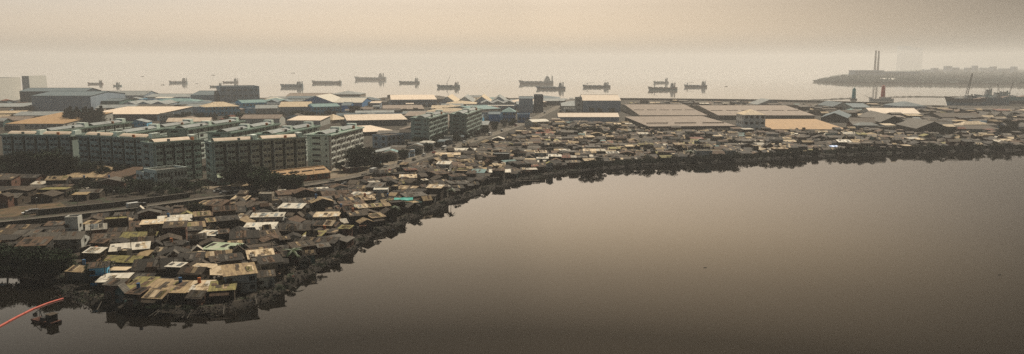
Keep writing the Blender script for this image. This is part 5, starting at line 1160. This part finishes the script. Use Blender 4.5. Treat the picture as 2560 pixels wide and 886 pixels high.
# ------------------------------------------------------------------ debris on the bank
rd = random.Random(5); mb = MB(); cols = [(.16, .13, .10), (.42, .38, .32), (.10, .08, .06), (.07, .06, .05), (.05, .04, .035), (.16, .12, .08), (.4, .3, .2), (.09, .10, .06), (.06, .055, .05), (.12, .10, .075), (.3, .08, .05), (.08, .14, .22)]
wts = [1.5, .7, 8, 8, 8, 6, 1, 5, 8, 6, .4, .4]
ii = [i for i, p in enumerate(shoreN) if -60 < PIX(p.x, p.y, 0)[0] < 2000]
for _ in range(9000):
    i = rd.choice(ii); k = rd.uniform(-.8, 7.5) ; p = shoreN[i]; q = sh_in[i]; d = (q - p).normalized(); P = p + d * k + Vector((rd.uniform(-2, 2), rd.uniform(-2, 2)))
    z = ZL if k > 2.6 else max(.12, .25 + k * .36); s = rd.uniform(.1, .42) * (1.7 if rd.random() < .08 else 1)
    if p.y > 330 and rd.random() < .3: continue
    mb.at(P.x, P.y, z - .05, rd.uniform(0, 3.1)); mb.tint = tuple(c * .45 for c in rd.choices(cols, wts)[0]); a, b_ = s, s * rd.uniform(.2, .9); hh = rd.uniform(.05, .3)
    mb.hexa([(-a, -b_, 0), (a, -b_ * .7, 0), (a * .8, b_, 0), (-a, b_, 0)], [(-a * .7, -b_ * .6, hh), (a * .6, -b_ * .5, hh * .6), (a * .5, b_ * .7, hh), (-a * .8, b_ * .6, hh * .5)], 'debris')
mb.T = None; tag(mb.build('bank_debris'), 'litter, planks and rubble strewn along the dark pond bank', 'debris', kind='stuff')
# grass tufts and scrub on the bank
mb = MB()
ij = [i for i, p in enumerate(shoreN) if -60 < PIX(p.x, p.y, 0)[0] < 2620]
for _ in range(5200):
    i = rd.choice(ij); k = rd.uniform(.6, 8); p = shoreN[i]; d = (sh_in[i] - p).normalized(); P = p + d * k + Vector((rd.uniform(-2, 2), rd.uniform(-2, 2))); z = ZL if k > 2.6 else .3 + k * .33
    h = rd.uniform(.25, .9)
    for _k in range(4):
        a = rd.uniform(0, 6.28); w = .12; mb.poly([(P.x + w * math.cos(a), P.y + w * math.sin(a), z - .1), (P.x - w * math.cos(a), P.y - w * math.sin(a), z - .1), (P.x + h * .5 * math.cos(a + 1), P.y + h * .5 * math.sin(a + 1), z + h)], 'leaf')
tag(mb.build('bank_weeds'), 'dark weeds growing over the pond bank', 'weeds', kind='stuff')
# ------------------------------------------------------------------ poles and lamps
def pole_tpl():
    t = thing('utility_pole', 'x', 'utility pole', group='utility poles among the shacks'); b = MB(); b.tube((0, 0, -.5), (0, 0, 8), .13, .09, 6, 'w_grey'); b.build('post', t); b = MB(); b.box(-.9, .9, -.06, .06, 7.2, 7.35, 'w_wood'); b.build('crossarm', t)
    for x in (-.7, 0, .7): b = MB(); b.cyl(x, 0, 7.35, 7.6, .06, .05, 5, 'white'); b.build('insulator', t)
    return t
pt = pole_tpl(); pi_ = []
for k, (x, y) in enumerate(((265, 720), (402, 712), (437, 700), (330, 655), (590, 600), (640, 560), (560, 540), (720, 540), (800, 520), (870, 500), (300, 590), (230, 620), (680, 650), (930, 540), (1040, 480), (1150, 430), (1240, 420), (1350, 400), (1460, 380), (1600, 390), (1700, 370), (1850, 380), (2000, 375), (2150, 365), (2300, 365), (2450, 360))):
    P = G(x, y)
    if k == 0: o = pt; o.location = (P.x, P.y, ZL)
    else: o = dup(pt, (P.x, P.y, ZL), rr.uniform(-.5, .5), 'x')
    pi_.append(dict(obj=o, P=P, look='thin utility pole with crossarm'))
for ph, x, y in (('the far shrubs', 1850, 398), ('the blue tarp bank', 2080, 380), ('the orange-red roof', 1362, 345), ('the far right bank', 2400, 370), ('the cream shack above the bank', 1485, 393), ('the huge brown warehouse', 1650, 340)): lmk(ph, x, y)
auto_labels(pi_, 'shack')
lt = thing('street_lamp', 'x', 'street lamp', group='street lamps along the road'); b = MB(); b.tube((0, 0, -.2), (0, 0, 7.5), .11, .07, 6, 'steel'); b.build('post', lt); b = MB(); b.tube((0, 0, 7.4), (0, -1.6, 7.9), .05, .05, 5, 'steel'); b.build('arm', lt); b = MB(); b.box(-.15, .15, -2.1, -1.5, 7.82, 7.95, 'white'); b.build('lamp_head', lt)
li = []
for k, i in enumerate((2, 3, 4, 5, 6, 7, 8, 9, 10, 11, 12, 13)):
    for h in (0, .5):
        if i + 1 >= len(rdp): continue
        e = rdp[i + 1] - rdp[i]; P = rdp[i] + e * h; n = Vector((-e.y, e.x)).normalized() * 6.2; P = P + n; rz = math.atan2(e.y, e.x)
        if not li: o = lt; o.location = (P.x, P.y, ZL); o.rotation_euler = (0, 0, rz)
        else: o = dup(lt, (P.x, P.y, ZL), rz, 'x')
        li.append(dict(obj=o, P=P, look='slim grey street lamp'))
for ph, x, y in (('the green kiosk', 560, 476), ('the orange building', 760, 462), ('the roadside shrubs', 300, 500), ('the pale block', 930, 425), ('the bright shrubs', 1000, 430), ('the nearer lone block', 1090, 375), ('the farther lone block', 1200, 345), ('the road bend', 1330, 300), ('the brown yard', 80, 530), ('the shop row', 1010, 400)): lmk(ph, x, y, 'road')
auto_labels(li, 'road')
# ------------------------------------------------------------------ vehicles
def car_tpl(paint, kind):
    t = thing('parked_car' if kind == 'car' else 'van' if kind == 'van' else 'truck', 'x', kind, group='vehicles along the road'); b = MB()
    if kind == 'car':
        L, W = 4.3, 1.75; pr = [(-L / 2, .35), (-L / 2, .8), (-L / 2 + .9, .95), (L / 2 - .3, .92), (L / 2, .7), (L / 2, .35)]; gl = [(-1.3, .93), (-.8, 1.42), (.9, 1.42), (1.55, .92)]
    elif kind == 'van':
        L, W = 4.6, 1.8; pr = [(-L / 2, .35), (-L / 2, 1.0), (-L / 2 + .5, 1.1), (L / 2 - .05, 1.1), (L / 2, .5), (L / 2, .35)]; gl = [(-1.9, 1.08), (-1.3, 1.85), (2.1, 1.85), (2.25, 1.08)]
    else:
        L, W = 6.5, 2.2; pr = [(-L / 2, .5), (-L / 2, 1.2), (-L / 2 + .2, 1.4), (-L / 2 + 1.8, 1.4), (-L / 2 + 1.8, .8), (L / 2, .8), (L / 2, .5)]; gl = [(-3.1, 1.38), (-2.8, 2.3), (-1.5, 2.3), (-1.45, 1.38)]
    def ext(mb, pr, w, m):
        mb.poly([(x, -w, z) for x, z in pr], m); mb.poly([(x, w, z) for x, z in reversed(pr)], m)
        for (x0, z0), (x1, z1) in zip(pr, pr[1:] + pr[:1]): mb.poly([(x0, -w, z0), (x0, w, z0), (x1, w, z1), (x1, -w, z1)], m)
    ext(b, pr, W / 2, paint)
    if kind == 'truck': pass
    b.build('body', t); b = MB(); ext(b, gl, W / 2 - .12, 'glass'); b.build('window', t); b = MB(); (xa, _), (xb, zt), (xc, _), _ = gl; b.box(xb - .02, xc + .02, -W / 2 + .1, W / 2 - .1, zt, zt + .05, paint); b.build('roof', t)
    if kind == 'truck': b = MB(); b.box(-1.3, L / 2, -W / 2, W / 2, .85, 2.7, 'car_white'); b.build('cargo_box', t)
    wm = MB(); wm.tube((0, -.11, 0), (0, .11, 0), .33, .33, 12, 'tyre'); wm.tube((0, -.12, 0), (0, .12, 0), .18, .18, 8, 'steel'); wm = wm.mesh('wheel')
    for x in (-L * .31, L * .31):
        for y in (-W / 2 + .1, W / 2 - .1): link('wheel', wm, t, (x, y, .33))
    return t
TPL = {}
CARS = [(884, 459, 'car', 'car_white', 'whitish'), (862, 463, 'car', 'car_silver', 'silver'), (560, 486, 'car', 'car_silver', 'silver'), (545, 481, 'car', 'car_white', 'white'), (575, 488, 'van', 'car_dark', 'dark'), (598, 486, 'van', 'car_white', 'white'), (618, 483, 'car', 'car_white', 'white'), (634, 480, 'car', 'car_dark', 'dark'),
        (338, 522, 'truck', 'car_dark', 'dark-cabbed'), (352, 519, 'van', 'car_silver', 'silver'), (70, 536, 'car', 'car_white', 'white'), (88, 534, 'van', 'car_silver', 'silver'), (104, 532, 'car', 'car_dark', 'dark'), (910, 444, 'van', 'car_dark', 'dark'), (935, 432, 'truck', 'car_white', 'white'), (965, 419, 'car', 'car_white', 'white'), (1000, 410, 'van', 'car_silver', 'silver'),
        (950, 402, 'car', 'car_silver', 'silver'), (1020, 378, 'car', 'car_white', 'white'), (1035, 402, 'car', 'car_dark', 'dark'), (1060, 391, 'van', 'car_white', 'white'), (1085, 384, 'car', 'car_red', 'red'), (1110, 375, 'truck', 'car_white', 'white'), (1135, 367, 'car', 'car_dark', 'dark'), (1160, 359, 'van', 'car_white', 'white'), (1190, 350, 'car', 'car_silver', 'silver'), (1225, 339, 'truck', 'car_white', 'white'), (1255, 329, 'van', 'car_white', 'white'),
        (1290, 316, 'truck', 'car_red', 'red-cabbed'), (1325, 300, 'truck', 'car_white', 'white'), (1362, 284, 'truck', 'car_white', 'white'), (975, 430, 'car', 'car_red', 'red'), (680, 480, 'van', 'car_white', 'white'), (830, 458, 'car', 'car_dark', 'dark'), (2480, 334, 'truck', 'car_white', 'white')]
ci = []
for x, y, kind, paint, w in CARS:
    P = G(x, y); i = min(range(len(rdp) - 1), key=lambda i: ((rdp[i] + rdp[i + 1]) / 2 - P).length); e = rdp[i + 1] - rdp[i]; rz = math.atan2(e.y, e.x) + (math.pi if (x // 5) % 2 else 0)
    z = ZL + .035
    if (kind, paint) not in TPL: o = TPL[(kind, paint)] = car_tpl(paint, kind); o.location = (P.x, P.y, z); o.rotation_euler = (0, 0, rz)
    else: o = dup(TPL[(kind, paint)], (P.x, P.y, z), rz, 'x')
    ci.append(dict(obj=o, P=P, look=f'{w} {kind} on the road' if abs(1) and min(abs((rdp[i] - P).length), 1e9) < 12 else f'{w} {kind} beside the road'))
auto_labels(ci, 'road')
# ------------------------------------------------------------------ people along the road (a few pixels each)
def person_mesh(seed):
    bm_v = [(0, 0, .95), (0, 0, 1.15), (0, 0, 1.38), (0, 0, 1.5), (0, -.02, 1.62), (0, -.02, 1.72), (.18, 0, 1.38), (.24, .05, 1.1), (.24, -.08, .88), (-.18, 0, 1.38), (-.24, -.05, 1.1), (-.24, .1, .88), (.1, 0, .9), (.11, -.1, .5), (.11, .02, .08), (.11, -.14, .04), (-.1, 0, .9), (-.11, .08, .5), (-.11, .16, .08), (-.11, .02, .04)]
    e = [(0, 1), (1, 2), (2, 3), (3, 4), (4, 5), (2, 6), (6, 7), (7, 8), (2, 9), (9, 10), (10, 11), (0, 12), (12, 13), (13, 14), (14, 15), (0, 16), (16, 17), (17, 18), (18, 19)]
    rs = [.14, .14, .15, .055, .1, .08, .07, .05, .035, .07, .05, .035, .09, .065, .045, .04, .09, .065, .045, .04]
    me = bpy.data.meshes.new('person'); me.from_pydata(bm_v, e, []); o = bpy.data.objects.new('tmp', me); C.objects.link(o); md = o.modifiers.new('s', 'SKIN')
    for i, r in enumerate(rs): me.skin_vertices[0].data[i].radius = (r, r * .8)
    me.skin_vertices[0].data[0].use_root = True
    o.modifiers.new('u', 'SUBSURF').levels = 1
    dg = bpy.context.evaluated_depsgraph_get(); m2 = bpy.data.meshes.new_from_object(o.evaluated_get(dg)); bpy.data.objects.remove(o)
    for m in ('cloth', 'skin', 'hair'): m2.materials.append(MT[m])
    for p in m2.polygons: p.material_index = 0 if p.center.z < 1.46 and not (abs(p.center.x) > .2 and p.center.z < 1.12) else (2 if p.center.z > 1.70 or (p.center.y > .03 and p.center.z > 1.6) else 1)
    return m2
pm = person_mesh(1); pp = []
for k, (x, y) in enumerate(((882, 452), (905, 442), (925, 436), (950, 425), (983, 416), (1012, 405), (1045, 398), (1070, 388), (1098, 378), (1125, 370), (1150, 362), (1180, 352), (1210, 345), (600, 492), (655, 482), (760, 470), (820, 456), (940, 410), (975, 400), (1000, 394))):
    P = G(x, y); o = link('person', pm, None, (P.x, P.y, ZL + .03), rr.uniform(0, 6)); tag(o, None, 'person', 'people walking along the road'); pp.append(dict(obj=o, P=P, look='person walking in loose clothes'))
auto_labels(pp, 'road')
# white posts by the green patch
for k in range(6):
    P = G(992 + k * 9, 441 - k * .6); t = thing('bollard', 'small white post in the row beside the bright green shrubs', 'post', (P.x, P.y, ZL), 0, 'white posts by the road'); b = MB(); b.cyl(0, 0, -.1, 1.3, .18, .15, 8, 'white'); b.cyl(0, 0, 1.3, 1.45, .22, .1, 8, 'white'); b.build('post', t)
# ------------------------------------------------------------------ sky, sun, air, camera
SUN_AZ, SUN_EL = rad(24), rad(48)          # azimuth to the right of the view, height above the horizon
w = bpy.data.worlds.new('World'); bpy.context.scene.world = w; w.use_nodes = True; N, Lk = w.node_tree.nodes, w.node_tree.links
bg = N['Background']; sk = N.new('ShaderNodeTexSky'); sk.sky_type = 'NISHITA'; sk.sun_disc = False; sk.sun_elevation = SUN_EL; sk.sun_rotation = SUN_AZ; sk.air_density = .8; sk.dust_density = 8; sk.ozone_density = .3
mx = N.new('ShaderNodeMixRGB'); mx.blend_type = 'MULTIPLY'; mx.inputs[0].default_value = 1; mx.inputs[2].default_value = SKY_TINT
sky_shape(N, Lk, mx)
Lk.new(sk.outputs[0], mx.inputs[1]); Lk.new(N['shape'].outputs[0], bg.inputs[0]); bg.inputs[1].default_value = SKY_STR
sl = bpy.data.lights.new('sun', 'SUN'); sl.energy = SUN_STR; sl.angle = rad(.8); sl.color = (1, .9, .74); so = bpy.data.objects.new('sun', sl); C.objects.link(so)
sd = Vector((math.sin(SUN_AZ) * math.cos(SUN_EL), math.cos(SUN_AZ) * math.cos(SUN_EL), math.sin(SUN_EL))); so.rotation_euler = sd.to_track_quat('Z', 'Y').to_euler()
hm = bpy.data.materials.new('haze'); hm.use_nodes = True; N, Lk = hm.node_tree.nodes, hm.node_tree.links; N.remove(N['Principled BSDF']); pv = N.new('ShaderNodeVolumePrincipled'); pv.inputs['Density'].default_value = HZ_D; pv.inputs['Color'].default_value = (*HZ_C, 1); pv.inputs['Anisotropy'].default_value = HZ_G
Lk.new(pv.outputs[0], N['Material Output'].inputs['Volume'])
me = MB(); me.box(-8000, 8000, -120, 16000, -2.5, 235, 'steel'); me = me.mesh('haze'); me.materials.clear(); me.materials.append(hm); ob = link('haze', me); tag(ob, kind='stuff')
cd = bpy.data.cameras.new('camera'); cam = bpy.data.objects.new('camera', cd); C.objects.link(cam); bpy.context.scene.camera = cam
cd.sensor_width = 36; cd.lens = 36 * FPX / 2560; cd.clip_start = 1; cd.clip_end = 40000; cam.location = (0, 0, HC); cam.rotation_euler = (math.pi / 2 - PIT, 0, 0)
s = bpy.context.scene; s.render.engine = 'CYCLES'; s.view_settings.view_transform = 'Standard'; s.view_settings.look = 'None'; s.view_settings.exposure = EXPO; s.view_settings.gamma = 1
s.cycles.use_denoising = False; s.cycles.volume_bounces = 4; s.cycles.max_bounces = 6; s.cycles.diffuse_bounces = 2; s.cycles.glossy_bounces = 2; s.cycles.transparent_max_bounces = 4; s.cycles.sample_clamp_indirect = 4
